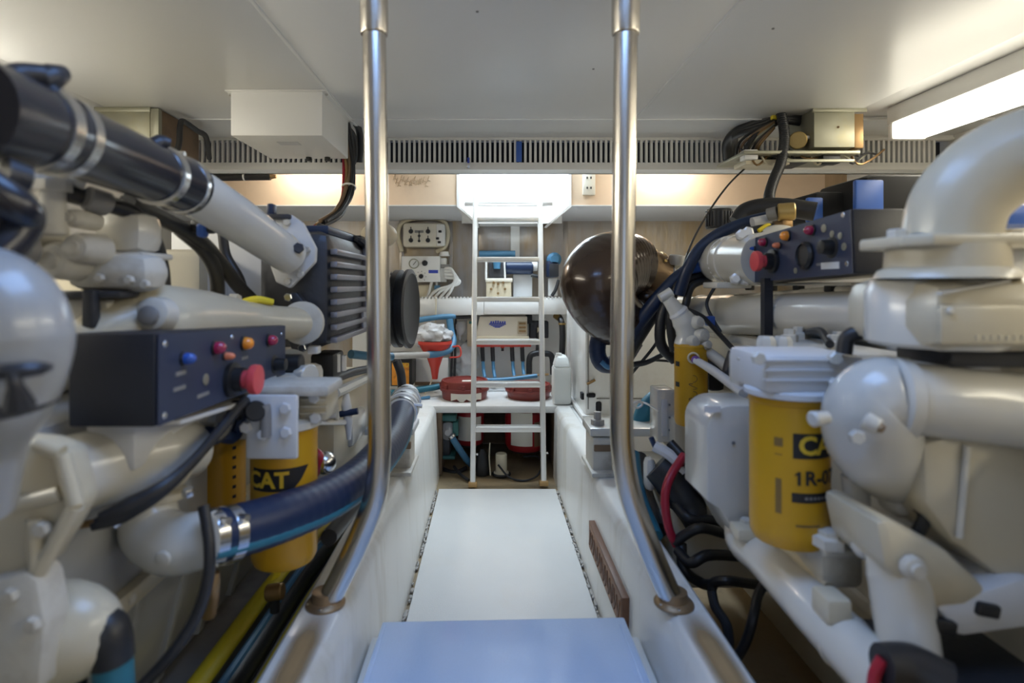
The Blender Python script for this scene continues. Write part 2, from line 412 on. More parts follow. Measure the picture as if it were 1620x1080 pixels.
# hatch trunk: white sides with canted lower corners, back face, coaming above
tr = MB()
zt = P(0, 326, YH).z; zk = P(0, 352, YH).z
for s, x, xi in ((-1, hx0, P(757, 0, YH).x), (1, hx1, P(868, 0, YH).x)):
    tr.prism([(x, YH - .01, 2.3), (x, YH - .01, zt), (xi, YH - .01, zk), (xi + s * .016, YH - .01, zk - .004), (x + s * .018, YH - .01, zt - .004), (x + s * .018, YH - .01, 2.3)], (0, .33, 0))
tr.bb(hx0, hx1, 3.93, 3.95, zk + .03, 2.3); tr.bb(hx0 - .02, hx1 + .02, 3.2, 3.22, 2.04, 2.3)
tr.bb(hx0 - .02, hx0, 3.2, YH, 2.06, 2.3); tr.bb(hx1, hx1 + .02, 3.2, YH, 2.06, 2.3)
tr.bb(P(757, 0, YH).x, P(868, 0, YH).x, 3.94, YW, zk + .03, zk + .045)
struct(tr.build('trim_3', 'whitepl'))
pw = struct(MB().bb(P(1305, 0, YH).x, 2.3, YH, YH + .03, 1.3, 2.08).build('wall_plywood', 'ply'))
aft = struct(MB().bb(-2.3, 2.3, YW, YW + .05, -.3, 2.1).build('wall_aft', 'foil'))
# white lower lining below the equipment shelf
MB().bb(-1.0, 1.2, YW - .022, YW, ZS, 1.03).build('lining', 'gel', aft)
# seams in the insulation: lapped sheets
for x in (-.66, -.30, .12, .55, .98):
    MB().bb(x, x + .035, YW - .005, YW, 1.05, 1.60, .002).build('lap_seam', 'foil', aft)

# aft shelf and stringers
sh = MB()
sh.bb(-2.0, 2.0, 3.38, YW, ZS - .045, ZS, .012)
shelf = struct(sh.build('floor_shelf', 'gel'))
rec = MB(); rec.bb(-.34, -.28, 3.40, 4.1, 0, ZS - .045); rec.bb(.40, .46, 3.40, 4.1, 0, ZS - .045); rec.bb(-.4, .5, 4.08, 4.12, 0, ZS - .045)
struct(rec.build('wall_recess', 'board'))
def stringer(name, xi_top, xi_bot, xo, s):
    prof = [(xi_bot, -.05), (xi_bot, .0), (xi_top - s * .012, ZS - .03), (xi_top, ZS - .008), (xi_top + s * .012, ZS), (xo - s * .01, ZS), (xo, ZS - .01), (xo + s * .01, -.05)]
    m = MB(); m.prism([(x, -.4, z) for x, z in prof], (0, 3.78, 0))
    return struct(m.build(name, 'gelwall'))
st_l = stringer('wall_stringer_left', -.324, -.292, -.425, -1)
st_r = stringer('wall_stringer_right', .403, .384, .490, 1)
MB().bb(-.405, -.335, .3, 1.262, ZS + .0003, ZS + .0008).build('rust_stain', 'stain', st_l)
MB().bb(.408, .476, .3, 1.262, ZS + .0003, ZS + .0008).build('rust_stain', 'stain', st_r)
# outboard stretch of the beds, beyond the engine mounts
ob = MB(); ob.bb(-2.0, -.42, 2.75, 3.38, .0, ZS - .01, .01)
struct(ob.build('floor_bed_left', 'gel'))
ob = MB(); ob.bb(.48, 2.0, 2.75, 3.38, .0, ZS - .01, .01)
struct(ob.build('floor_bed_right', 'gel'))
struct(MB().bb(-2.3, -.42, -1.2, 3.4, -.06, .18).build('floor_bilge_left', 'bilgegrey'))
struct(MB().bb(.48, 2.3, -1.2, 3.4, -.06, .0).build('floor_bilge_right', 'bilge'))
struct(MB().bb(-.42, .5, -1.2, 4.1, -.06, -.006).build('floor', 'bilge'))
fp = MB().prism([(-.279, 1.2, -.008), (.372, 1.2, -.008), (.372, 3.16, -.008), (-.276, 3.16, -.008)], (0, 0, .012), .002)
struct(fp.build('floor_panel', 'floor'))
# broken sealant along both edges of the walkway panel
for s, x in ((-1, -.285), (1, .378)):
    m = MB()
    for k in range(70):
        y = 1.5 + k * .0235
        if random.random() < .25: continue
        m.box((x + random.uniform(-.003, .003), y, .003), (random.uniform(.006, .013), random.uniform(.014, .03), random.uniform(.006, .014)), .002, Matrix.Rotation(random.uniform(-.4, .4), 3, 'Z'), seg=1)
    o = m.build('sealant', 'bilgegrey'); o['kind'] = 'stuff'; o['label'] = 'crumbling sealant along the %s edge of the white walkway' % ('left' if s < 0 else 'right'); o['category'] = 'sealant'

# the step in the foreground
t = thing('step', 'blue-grey non-skid step in the middle of the walkway', 'step', (.035, 1.0, 0))
MB().bb(-.300, .385, .2, 1.46, 0.0, .238, .008).build('base', 'gel', t)
m = MB().prism([(-.286, .2, .238), (.352, .2, .238), (.352, 1.475, .238), (-.272, 1.455, .238)], (0, 0, .040), .006)
m.build('tread', 'step', t)
m = MB()
for s in (-.262, .334): m.bb(s - .003, s + .003, .22, 1.44, .2775, .2795, .0008)
m.build('edge_bead', 'step', t)

# carved plaque on the right side of the walkway
t = thing('carved_plaque', 'brown wooden plaque with a carved face fixed along the right stringer side', 'plaque', (.385, 1.83, .175))
MB().bb(.368, .391, 1.57, 2.09, .175, .273, .002).build('board', 'wood', t)
f = MB().bb(.3665, .3690, 1.58, 2.08, .183, .265).build('carved_face', 'woodface', t)
y = 1.60; k = 0
while y < 2.06:
    a = (.35, -.3, .5, 0, .3, -.45)[k % 6]; h = random.uniform(.055, .07)
    MB().box((.3655, y, .224), (.004, .009, h), .001, Matrix.Rotation(a, 3, 'X'), seg=1).build('carved_stroke', 'wood', t)
    y += random.uniform(.017, .024); k += 1

# the two grab poles
def pole(label, pts, foot):
    d = 1.283
    t = thing('grab_pole', label, 'pole', P(foot[0], foot[1], d), 'grab poles')
    MB().tube([P(x, y, d) for x, y in pts], .0262, seg=24, steps=8).build('tube', 'steel', t)
    top = P(pts[0][0], pts[0][1], d); c = P(pts[1][0] , 55, d)
    MB().lathe((top.x, d, ZC), (c.x - top.x, 0, c.z - ZC), [(.0315, 0), (.0315, ZC - c.z - .004), (.030, ZC - c.z), (.026, ZC - c.z + .001)], 28).build('sleeve', 'steel', t)
    MB().lathe((top.x, d, ZC), (0, 0, -1), [(.055, 0), (.055, .006), (.05, .010), (.032, .012)], 28).build('ceiling_flange', 'steel', t)
    b = P(foot[0], foot[1], d); z = ZS
    MB().lathe((b.x, d, z), (0, 0, 1), [(.044, 0), (.044, .004), (.040, .009), (.032, .012), (.029, .030), (.026, .031)], 28).build('foot_flange', 'rust', t)
    bolts([(b.x + math.cos(a) * .037, d + math.sin(a) * .037, z + .006) for a in (.5, 1.6, 3.6, 4.7)], (0, 0, 1), .0045, .004, 'chrome', t, 'screw')
    return t
pole('stainless pole on the left side of the walkway, bent outboard to its foot', [(591, -60), (592, 55), (597, 400), (600, 640), (600, 720), (593, 785), (567, 855), (538, 915), (517, 956)], (515, 955))
pole('stainless pole on the right side of the walkway, bent outboard to its foot', [(990, -60), (990, 55), (986, 400), (983, 640), (986, 720), (998, 785), (1025, 860), (1048, 915), (1064, 950)], (1066, 955))

# ladder under the hatch
t = thing('ladder', 'white aluminium ladder standing under the bright hatch', 'ladder', P(804, 770, 3.2))
LB, LT = (P(748, 768, 3.2), P(752, 306, 3.52)), (P(860, 766, 3.2), P(854, 306, 3.52))
for a, b in (LB, LT):
    ax = (b - a).normalized(); X = Vector((1, 0, 0)); Y = ax.cross(X) * -1
    R = Matrix((X, Y, ax)).transposed()
    MB().box((a + b) / 2, (.030, .045, (b - a).length), .006, R).build('rail', 'alum', t)
    MB().box(a + ax * .008, (.050, .055, .030), .008, R).build('foot', 'footwood', t)
    bolts([a + ax * .17 + Vector((.016, 0, 0))], (1, 0, 0), .006, .012, 'chrome', t, 'rail_bolt')
for y in (347, 410, 473, 540, 607, 677):
    f = (768 - y) / (768 - 306.0)
    d = 3.2 + .32 * f; zz = P(0, y, d).z
    xl = LB[0].lerp(LB[1], f).x; xr = LT[0].lerp(LT[1], f).x
    r = MB().bb(xl + .013, xr - .013, d - .034, d + .034, zz - .016, zz + .012, .004).build('rung', 'alum', t)
    MB().bb(xl + .022, xr - .022, d - .030, d + .030, zz + .0115, zz + .0135).build('tread_strip', 'whitepl', r)
tb = MB(); zz = P(0, 322, 3.6).z
tb.cyl((P(735, 0, 3.58).x, 3.58, zz), (P(874, 0, 3.58).x, 3.58, zz), .021)
o = tag(tb.build('hanging_bar', 'alum'), 'horizontal tubular bar across the hatch that the ladder top leans on', 'bar')
# ================================================================ lamps and overhead fittings
def tube_lamp(label, x0, x1, y0, y1, z0, z1, power, col, dm='lamp'):
    t = thing('tube_lamp', label, 'lamp', ((x0 + x1) / 2, (y0 + y1) / 2, z0), 'fluorescent lamps')
    zm = z0 + (z1 - z0) * .48
    MB().bb(x0 - .004, x1 + .004, y0, y1, zm, z1, .006).build('housing', 'whitepl', t)
    long_y = (y1 - y0) > (x1 - x0)
    cap = []
    if long_y:
        MB().bb(x0, x1, y0 + .03, y1 - .03, z0, zm + .004, .02).build('diffuser', dm, t)
        for ya, yb in ((y0, y0 + .03), (y1 - .03, y1)): MB().bb(x0 - .003, x1 + .003, ya, yb, z0 - .003, zm + .004, .010).build('end_cap', 'whitepl', t)
        sx, sy = (x1 - x0) * .9, (y1 - y0 - .08)
    else:
        MB().bb(x0 + .03, x1 - .03, y0, y1, z0, zm + .004, .02).build('diffuser', dm, t)
        for xa, xb in ((x0, x0 + .03), (x1 - .03, x1)): MB().bb(xa, xb, y0 - .003, y1 + .003, z0 - .003, zm + .004, .010).build('end_cap', 'whitepl', t)
        sx, sy = (x1 - x0 - .08), (y1 - y0) * .9
    a = area('tube_light', ((x0 + x1) / 2, (y0 + y1) / 2, z0 - .012), (0, 0, 0), sx, sy, power, col)
    a.parent = t; a.location = (0, 0, -.012)
    return t
WARM = (1.0, .94, .78)
tube_lamp('white fluorescent lamp on the overhead at the upper right', 1.655, 1.795, .95, 2.36, 1.735, ZC + .012, 4.5, WARM, 'lampold')
tube_lamp('white fluorescent lamp on the overhead beside the photographer on the right', 1.655, 1.795, -.75, .80, 1.735, ZC + .012, 7, (1.0, .88, .60), 'lampold')
tube_lamp('white fluorescent lamp on the overhead left of the photographer', -1.80, -1.65, .35, 1.86, 1.69, ZC + .012, 4.0, WARM)
tube_lamp('fluorescent lamp tucked behind the grille beam on the left', P(440, 0, 3.5).x, P(545, 0, 3.5).x, 3.44, 3.54, 1.97, 2.06, 4.0, (1, .93, .84))
tube_lamp('fluorescent lamp tucked behind the grille beam on the right', P(1010, 0, 3.5).x, P(1105, 0, 3.5).x, 3.44, 3.54, 1.97, 2.06, 4.0, (1, .93, .84))

# white junction cabinet on the overhead
t = thing('junction_cabinet', 'plain white metal cabinet hanging from the overhead on the left', 'cabinet', (-.787, 2.3, 1.69))
MB().bb(-.957, -.617, 2.11, 2.50, 1.69, ZC - .004, .004).build('body', 'whitepl', t)
MB().bb(-.975, -.600, 2.10, 2.51, ZC - .005, ZC, .001).build('mounting_flange', 'whitepl', t)
bolts([(-.967, 2.13, ZC - .006), (-.607, 2.13, ZC - .006), (-.607, 2.48, ZC - .006)], (0, 0, -1), .006, .006, 'chrome', t, 'screw')
MB().bb(-.82, -.74, 2.20, 2.25, 1.6885, 1.6905).build('rating_print', 'greypaint', t)
for x in (-.70, -.78): MB().cyl((x, 2.47, 1.675), (x, 2.47, 1.692), .012, seg=12).build('cable_gland', 'black', t)

# wiring loom dropping from the overhead beside the cabinet
t = thing('wiring_loom', 'bundle of black, red and brown wires dropping beside the white cabinet', 'wiring', P(525, 352, 2.45))
def loom(t, pts, n, spread, cols, r=.006, name='wire'):
    for k in range(n):
        a = k * 2.399; o = Vector((math.cos(a), math.sin(a) * .8, math.sin(a * 1.7) * .6)) * spread * math.sqrt((k + .5) / n)
        MB().tube([Vector(p) + o + Vector((random.uniform(-1, 1), random.uniform(-1, 1), random.uniform(-1, 1))) * r * .7 for p in pts], r * random.uniform(.8, 1.25), seg=8, steps=5).build(name, cols[k % len(cols)], t)
LP = [P(540, 185, 2.52), P(548, 225, 2.55), P(552, 270, 2.55), P(548, 310, 2.5), P(532, 338, 2.4), P(508, 355, 2.3)]
loom(t, LP, 9, .026, ['rubber', 'rubber', 'board', 'rubber', 'redcable', 'rubber', 'rubber', 'bronze', 'rubber'], .0075)
MB().tube([P(545, 180, 2.5), P(566, 200, 2.6), P(570, 230, 2.66), P(568, 255, 2.7)], .016, seg=10).build('conduit', 'rubber', t)
MB().tube([P(538, 190, 2.5), P(560, 214, 2.6), P(563, 245, 2.66), P(560, 258, 2.7)], .010, seg=10).build('conduit', 'rubber', t)
MB().ring(P(552, 296, 2.53), LP[3] - LP[2], .028, .008, .004).build('cable_tie', 'whitepl', t)
MB().torus(P(543, 186, 2.5), (0, 1, 0), .024, .007).build('hanger_ring', 'galv', t)

# galvanised box upper left with its wooden side and cable
t = thing('galvanised_box', 'pale galvanised box with a brown wooden side on the overhead far left', 'box', (-1.47, 2.4, 1.70))
MB().bb(-1.59, -1.375, 2.31, 2.62, 1.705, ZC, .003).build('body', 'galv', t)
MB().bb(-1.60, -1.372, 2.305, 2.315, ZC - .020, ZC, .002).build('top_flange', 'galv', t)
MB().bb(-1.374, -1.345, 2.33, 2.64, 1.70, ZC - .004, .002).build('side_board', 'board', t)
MB().bb(-1.374, -1.340, 2.31, 2.335, 1.70, ZC - .004, .002).build('corner_batten', 'galv', t)
MB().tube([P(258, 255, 2.3), P(281, 235, 2.33), P(285, 200, 2.36), P(290, 192, 2.4), P(312, 207, 2.5), P(326, 217, 2.6), P(331, 250, 2.76)], .012, seg=10).build('cable', 'rubber', t)

t = thing('dark_rail', 'dark tubular rail with a brass end below the grille on the left', 'rail', P(380, 278, 3.3))
MB().tube([P(300, 281, 3.3), P(428, 279, 3.3)], .022, seg=14).build('tube', 'rubber', t)
MB().cyl(P(426, 279, 3.3), P(437, 279, 3.3), .018, .010, 12).build('end_fitting', 'bronze', t)
for hx in (P(330, 0, 3.3).x, P(415, 0, 3.3).x): MB().bb(hx - .008, hx + .008, 3.29, 3.31, P(0, 279, 3.3).z, 2.06).build('hanger', 'galv', t)
MB().ring(P(387, 279, 3.3), (1, 0, 0), .022, .010, .003).build('strap', 'whitepl', t)

# galvanised box upper right, its open tray and the cable that drops to the engine
t = thing('relay_box', 'square galvanised relay box with an open wiring tray under the overhead on the right', 'box', (1.43, 2.4, 1.66))
MB().bb(1.333, 1.50, 2.33, 2.60, 1.70, ZC, .003).build('body', 'galv', t)
MB().bb(1.50, 1.537, 2.332, 2.60, 1.698, ZC - .02, .002).build('side_plate', 'bronze', t)
MB().bb(1.325, 1.545, 2.322, 2.332, ZC - .014, ZC, .001).build('top_flange', 'galv', t)
MB().cyl(P(1326, 201, 2.332), P(1326, 201, 2.326), .005, seg=8).build('screw', 'rust', t)
MB().bb(1.05, 1.53, 2.34, 2.62, 1.676, 1.690, .003).build('tray', 'galv', t)
MB().bb(1.22, 1.50, 2.33, 2.342, 1.640, 1.652, .002).build('tray_lip', 'galv', t)
MB().bb(1.20, 1.36, 2.40, 2.55, 1.655, 1.678, .006).build('terminal_block', 'black', t)
MB().pbox(1302, 242, 1330, 258, 2.36, .05, .004).build('terminal_block', 'black', t)
MB().pbox(1178, 236, 1200, 252, 2.36, .05, .005).build('connector', 'whitepl', t)
MB().cyl(P(1262, 222, 2.36), P(1262, 222, 2.43), .036, seg=20, ch=.004).build('buzzer', 'brass', t)
MB().pbox(1270, 214, 1282, 219, 2.36, .03, .003).build('terminal', 'whitepl', t)
MB().pbox(1180, 252, 1250, 260, 2.38, .12, .004).build('base_board', 'ivory', t)
for k in range(12):
    x = 1170 + k * 16 + random.uniform(-6, 6)
    MB().tube([P(x, 240 + random.uniform(-6, 6), 2.4), P(x + 14, 250 + random.uniform(-6, 12), 2.37), P(x + 34, 248 + random.uniform(-8, 8), 2.4), P(x + 56, 240 + random.uniform(-6, 8), 2.45)], .0045, seg=7, steps=5).build('wire', ['rubber', 'bronze', 'ivory', 'rubber', 'galv'][k % 5], t)
t2 = thing('overhead_cables', 'black cable bundle looping from a hook beside the relay box', 'cables', P(1190, 260, 2.5))
MB().pbox(1222, 163, 1235, 188, 2.42, .02, .003).build('hook', 'yellowpl', t2)
for k, r in enumerate((.020, .018, .016)):
    MB().tube([P(1290, 186 + k * 6, 2.45), P(1240, 183 + k * 4, 2.44), P(1200, 192 + k * 5, 2.5), P(1165, 208 + k * 3, 2.6), P(1150 + k * 6, 226, 2.68), P(1150 + k * 5, 252, 2.74)], r, seg=10).build('cable', 'rubber', t2)
for k in range(7):
    MB().tube([P(1225, 190 + k * 2, 2.43), P(1196 + k, 205 + k * 4, 2.45), P(1170 + k * 5, 225 + k * 3, 2.5), P(1164 + k * 6, 250, 2.55)], .006, seg=7, steps=5).build('wire', ['rubber', 'board', 'bronze', 'galv'][k % 4], t2)
MB().tube([P(1228, 196, 2.44), P(1202, 208, 2.45), P(1185, 226, 2.46), P(1176, 246, 2.44)], .010, seg=9).build('wire', 'rubber', t2)
t3 = thing('drop_conduit', 'thick black corrugated conduit dropping from the overhead to the right engine', 'conduit', P(1220, 325, 2.2))
MB().tube([P(1236, 180, 2.4), P(1241, 215, 2.38), P(1236, 255, 2.34), P(1224, 285, 2.28), P(1217, 310, 2.22), P(1220, 328, 2.16)], .020, seg=14, rib=.05, ribn=60).build('conduit', 'rubber', t3)
MB().ring(P(1219, 318, 2.19), (0, .2, 1), .021, .010, .003).build('cable_tie', 'chrome', t3)
o = MB().tube([P(1183, 262, 2.5), P(1150, 295, 2.4), P(1115, 345, 2.3), P(1088, 400, 2.2), P(1070, 470, 2.1)], .0042, seg=8).build('thin_cable', 'rubber')
tag(o, 'single thin cable arcing from the overhead tray down to the right engine', 'cable')
# ================================================================ things at the aft end
# equipment shelf with a toothed lip
t = thing('equipment_shelf', 'white perforated shelf across the aft bulkhead behind the ladder', 'shelf', (0.04, 4.0, 1.0))
xs0, xs1 = P(655, 0, 3.9).x, P(908, 0, 3.9).x
zs = P(0, 472, 3.9).z
MB().bb(xs0, xs1, 3.9, YW - .022, zs - .012, zs, .002).build('shelf_board', 'gel', t)
MB().bb(xs0, P(766, 0, 3.9).x - .003, 3.885, 3.90, P(0, 498, 3.9).z, zs - .004, .002).build('front_panel', 'gel', t)
MB().bb(P(766, 0, 3.9).x, xs1, 3.887, 3.90, P(0, 497, 3.9).z, zs - .004, .002).build('front_panel', 'gel', t)
tooth = None; x = xs0 + .01
while x < xs1:
    p = Vector((x, 3.892, zs - .005))
    if tooth is None: tooth = MB().bb(x - .006, x + .006, 3.886, 3.898, zs - .005, zs + .012).build('tooth', 'whitepl', t, origin=p)
    else: copy_at(tooth, p, t)
    x += .024
ZT = zs
# control panel (upper)
t = thing('switch_panel', 'white rounded switch panel with six black knobs on the aft bulkhead', 'panel', P(668, 392, 4.1))
MB().pbox(637, 352, 702, 391, 4.10, .09, .022).build('body', 'cream', t)
MB().pbox(690, 354, 704, 389, 4.09, .09, .012).build('side_cover', 'whitepl', t)
for x, y in ((650, 366), (677, 366), (650, 380), (677, 380), (663, 373), (663, 381)):
    r = .017 if x != 663 else .010
    k = MB().cyl(P(x, y, 4.098), P(x, y, 4.075), r, r * .8, 14).build('knob', 'black', t)
    MB().box(P(x, y - 4, 4.074), (.006, .010, .030), .001).build('pointer', 'black', k)
for x, y in ((696, 366), (692, 377), (695, 383)): MB().box(P(x, y, 4.085), (.022, .02, .016), .003).build('socket', 'black', t)
MB().pbox(656, 364, 670, 368, 4.0985, .001).build('print', 'inkgrey', t)
m = MB(); c = P(669, 372, 4.16)
m.tube([P(x, y, 4.15) for x, y in ((636, 398), (630, 372), (637, 352), (668, 345), (700, 349), (709, 368), (704, 390), (690, 398))], .016, seg=8)
o = m.build('sealing_bead', 'yellowpl', t); o.data.materials[0] = M['ivory']
# watermaker control box
t = thing('gauge_box', 'white control box with a pressure gauge and two knobs, hoses at its right side', 'control box', P(665, 448, 4.05))
MB().pbox(635, 405, 696, 446, 4.05, .12, .006).build('body', 'whitepl', t)
MB().pbox(696, 408, 706, 446, 4.09, .08, .004).build('side_bracket', 'whitepl', t)
g = MB().lathe(P(655, 417, 4.05), (0, -1, 0), [(.036, 0), (.036, .012), (.031, .016), (.031, .012), (0, .012)], 24).build('gauge', 'galv', t)
MB().lathe(P(655, 417, 4.037), (0, -1, 0), [(.029, 0), (0, .0008)], 20).build('dial', 'gaugewhite', g)
MB().box(P(656, 416, 4.033), (.004, .002, .036), 0, Matrix.Rotation(.7, 3, 'Y')).build('needle', 'black', g)
MB().cyl(P(672, 416, 4.05), P(672, 416, 4.015), .021, .018, 16, .003).build('knob', 'black', t)
MB().cyl(P(666, 437, 4.05), P(666, 437, 4.02), .017, .014, 16, .003).build('knob', 'black', t)
for a in range(7): MB().box(P(666 + 8 * math.cos(a * .75 + 2.6), 437 + 8 * math.sin(a * .75 + 2.6), 4.0495), (.005, .001, .005)).build('scale_mark', 'ink', t)
MB().pbox(678, 427, 693, 432, 4.0485, .002).build('name_plate', 'inkblue', t)
MB().pbox(697, 418, 712, 424, 4.07, .05, .003).build('valve', 'inkgrey', t)
MB().cyl(P(703, 405, 4.1), P(703, 398, 4.1), .04, .03, 14).build('pump_head', 'whitepl', t)
for k in range(4):
    MB().tube([P(704, 424 + k * 5, 4.08), P(714 + k * 3, 426 + k * 5, 4.06), P(720 + k * 1.5, 440 + k * 3, 4.05), P(714 - k * 7, 458, 4.05), P(706 - k * 9, 470, 4.08)], .011, seg=9).build('hose', 'whitepl', t)
MB().tube([P(683, 446, 4.08), P(680, 458, 4.08), P(676, 470, 4.1)], .011, seg=9).build('hose', 'whitepl', t)
MB().pbox(687, 451, 696, 460, 4.08, .03, .004).build('hose_fitting', 'bluehose', t)
MB().tube([P(691, 446, 4.09), P(691, 470, 4.09)], .009, seg=9).build('hose', 'whitepl', t)
o = tag(MB().tube([P(690, 472, 3.87), P(689, 520, 3.86), P(687, 560, 3.86), P(684, 598, 3.8), P(668, 632, 3.7)], .0045, seg=7).build('drain_tube', 'ivory'), 'thin translucent tube hanging from the gauge box down past the red funnel', 'tube')
o = tag(MB().pbox(660, 450, 690, 471, 4.1, .08, .02).build('round_filter', 'ivory'), 'tan rounded filter canister on the shelf beneath the gauge box', 'canister')
# clear folder / tube behind the ladder
t = thing('plastic_sheet', 'silvery plastic sheet hanging flat behind the upper ladder rungs', 'sheet', P(805, 405, 4.15))
MB().pbox(757, 352, 850, 408, 4.165, .012, .003).build('sheet', 'foil', t)
MB().pbox(808, 332, 822, 408, 4.15, .014, .003).build('tape_strip', 'whitepl', t)
MB().cyl(P(758, 402, 4.12), P(815, 402, 4.12), .026).build('rolled_edge', 'bluehose', t)
# pump and beige box behind the ladder
t = thing('pump', 'small electric pump with a dark blue motor on a white stand behind the ladder', 'pump', P(805, 455, 4.05))
MB().cyl(P(800, 423, 4.06), P(843, 423, 4.06), .048, seg=22, ch=.006).build('motor', 'bluerubber', t)
MB().cyl(P(840, 420, 4.06), P(850, 420, 4.06), .040, seg=20, ch=.004).build('end_bell', 'whitepl', t)
MB().pbox(773, 414, 799, 440, 4.03, .10, .012).build('pump_body', 'darkmetal', t)
MB().cyl(P(786, 412, 4.02), P(786, 425, 4.02), .030, .024, 16).build('inlet', 'bluehose', t)
MB().tube([P(769, 410, 4.03), P(769, 442, 4.03)], .008, seg=8).build('bracket', 'whitepl', t)
MB().tube([P(798, 412, 4.03), P(799, 440, 4.03)], .007, seg=8).build('bracket', 'whitepl', t)
MB().pbox(812, 434, 842, 469, 4.08, .08, .004).build('stand', 'greypaint', t)
MB().tube([P(840, 435, 4.02), P(852, 437, 4.02), P(860, 438, 4.02)], .012, seg=8).build('lead', 'rubber', t)
t = thing('terminal_box', 'beige square box with dark terminals on the shelf behind the ladder', 'box', P(788, 470, 4.0))
MB().pbox(769, 444, 809, 471, 3.95, .06, .008).build('body', 'beige', t)
MB().pbox(768, 440, 811, 446, 3.945, .07, .004).build('lid', 'cream', t)
for x, y in ((781, 447), (788, 449), (796, 447), (777, 457), (799, 457), (788, 464)): MB().cyl(P(x, y, 3.951), P(x, y, 3.94), .009, seg=10).build('terminal', 'bronze', t)
t = thing('blue_motor', 'small grey-blue motor box clamped at the right end of the shelf', 'motor', P(878, 440, 4.0))
MB().pbox(866, 412, 884, 438, 3.98, .12, .01).build('body', 'bluerubber', t)
MB().pbox(869, 417, 884, 437, 3.975, .02, .003).build('cover', 'darkmetal', t)
MB().lathe(P(875, 411, 4.08), (0, -1, 0), [(.05, 0), (.05, .08), (.03, .1), (0, .1)], 18).build('housing', 'bluehose', t)
MB().tube([P(884, 443, 3.98), P(879, 458, 3.97), P(873, 468, 3.97)], .012, seg=8).build('leg', 'rubber', t)
MB().pbox(868, 440, 882, 468, 4.05, .06, .004).build('stand', 'whitepl', t)

# cream unit with a blue wave logo under the shelf
t = thing('charger_unit', 'cream unit with a blue wave logo mounted below the aft shelf behind the ladder', 'unit', P(795, 530, 3.95))
a = P(756, 500, 3.95); b = P(834, 532, 3.95)
m = MB(); yy0, yy1 = 3.93, 4.12
m.prism([(a.x - .018, yy0, b.z), (b.x, yy0, b.z), (b.x, yy0, a.z), (a.x + .012, yy0, a.z)], (0, yy1 - yy0, 0), .008)
m.build('cover', 'cream', t)
MB().bb(a.x - .02, b.x + .01, yy0 - .006, yy1, b.z - .03, b.z + .004, .003).build('base', 'ivory', t)
MB().pbox(819, 508, 834, 528, 3.922, .02, .003).build('fuse_panel', 'beige', t)
for k in range(3): MB().pbox(821, 510 + k * 6, 832, 513 + k * 6, 3.916, .01, .001).build('fuse', 'bronze', t)
for k, (w, y) in enumerate(((26, 511.5), (27, 513), (21, 514.6), (15, 516.2), (9, 517.6))):
    MB().pbox(787 - w / 2, y - .5, 787 + w / 2, y + .6, 3.9275, .004).build('logo_wave', 'inkblue', t)
m = MB()
for k in range(7): m.pbox(776 + k * 3.6, 508 - (k in (2, 3)) * 1, 778.2 + k * 3.6, 511.6, 3.9275, .004)
m.build('logo_lettering', 'inkblue', t)
# red manifold with hoses
t = thing('red_manifold', 'red water manifold with dark and blue hoses hanging behind the ladder', 'manifold', P(790, 548, 3.95))
MB().cyl(P(748, 545, 3.96), P(840, 545, 3.96), .016, seg=14).build('header_pipe', 'red', t)
for x in (763, 779, 795, 810, 826):
    MB().cyl(P(x, 542, 3.96), P(x, 550, 3.96), .017, .013, 12).build('outlet', 'red', t)
    if x == 795: MB().cyl(P(x, 550, 3.96), P(x, 555, 3.96), .009, seg=8).build('plug', 'black', t); continue
    MB().tube([P(x, 549, 3.96), P(x + 1, 571, 3.96)], .015, seg=10).build('insulation', 'rubber', t)
    MB().tube([P(x + 1, 570, 3.96), P(x + 2, 585, 3.95), P(x + 4, 597, 3.9)], .012, seg=10).build('hose', 'bluehose', t)
t = thing('blue_water_hose', 'light blue hose lying along the shelf behind the red buckets', 'hose', P(790, 600, 3.9))
MB().tube([P(748, 597, 3.84), P(775, 601, 3.84), P(810, 599, 3.84), P(850, 594, 3.84)], .014, seg=10).build('hose', 'bluehose', t)
MB().tube([P(806, 597, 3.87), P(830, 594, 3.87), P(868, 592, 3.87)], .008, seg=8).build('lead', 'bronze', t)
t = thing('black_valve_pipes', 'black arched pipe and valve right of the red manifold', 'pipe', P(856, 590, 3.95))
MB().tube([P(837, 592, 3.95), P(838, 566, 3.95), P(846, 559, 3.95), P(862, 559, 3.95), P(873, 564, 3.95), P(875, 592, 3.95)], .021, seg=12).build('pipe', 'rubber', t)
MB().tube([P(851, 560, 3.96), P(852, 534, 3.98), P(850, 508, 4.0)], .018, seg=10).build('riser', 'rubber', t)
MB().pbox(838, 508, 868, 535, 3.98, .1, .008).build('valve_body', 'darkmetal', t)
MB().pbox(850, 518, 856, 530, 3.97, .02, .002).build('tag', 'ivory', t)
MB().pbox(832, 498, 842, 512, 3.97, .05, .003).build('bracket', 'black', t)
t = thing('black_vertical_hose', 'thick black hose with a brass fitting at the right end under the shelf', 'hose', P(890, 560, 3.9))
MB().tube([P(881, 497, 3.98), P(888, 508, 3.9), P(890, 530, 3.88), P(889, 562, 3.88)], .021, seg=12).build('hose', 'rubber', t)
MB().cyl(P(879, 499, 3.96), P(886, 504, 3.92), .022, seg=12).build('fitting', 'brass', t)
MB().ring(P(889, 512, 3.89), (0, 0, 1), .022, .012, .003).build('clamp', 'brass', t)
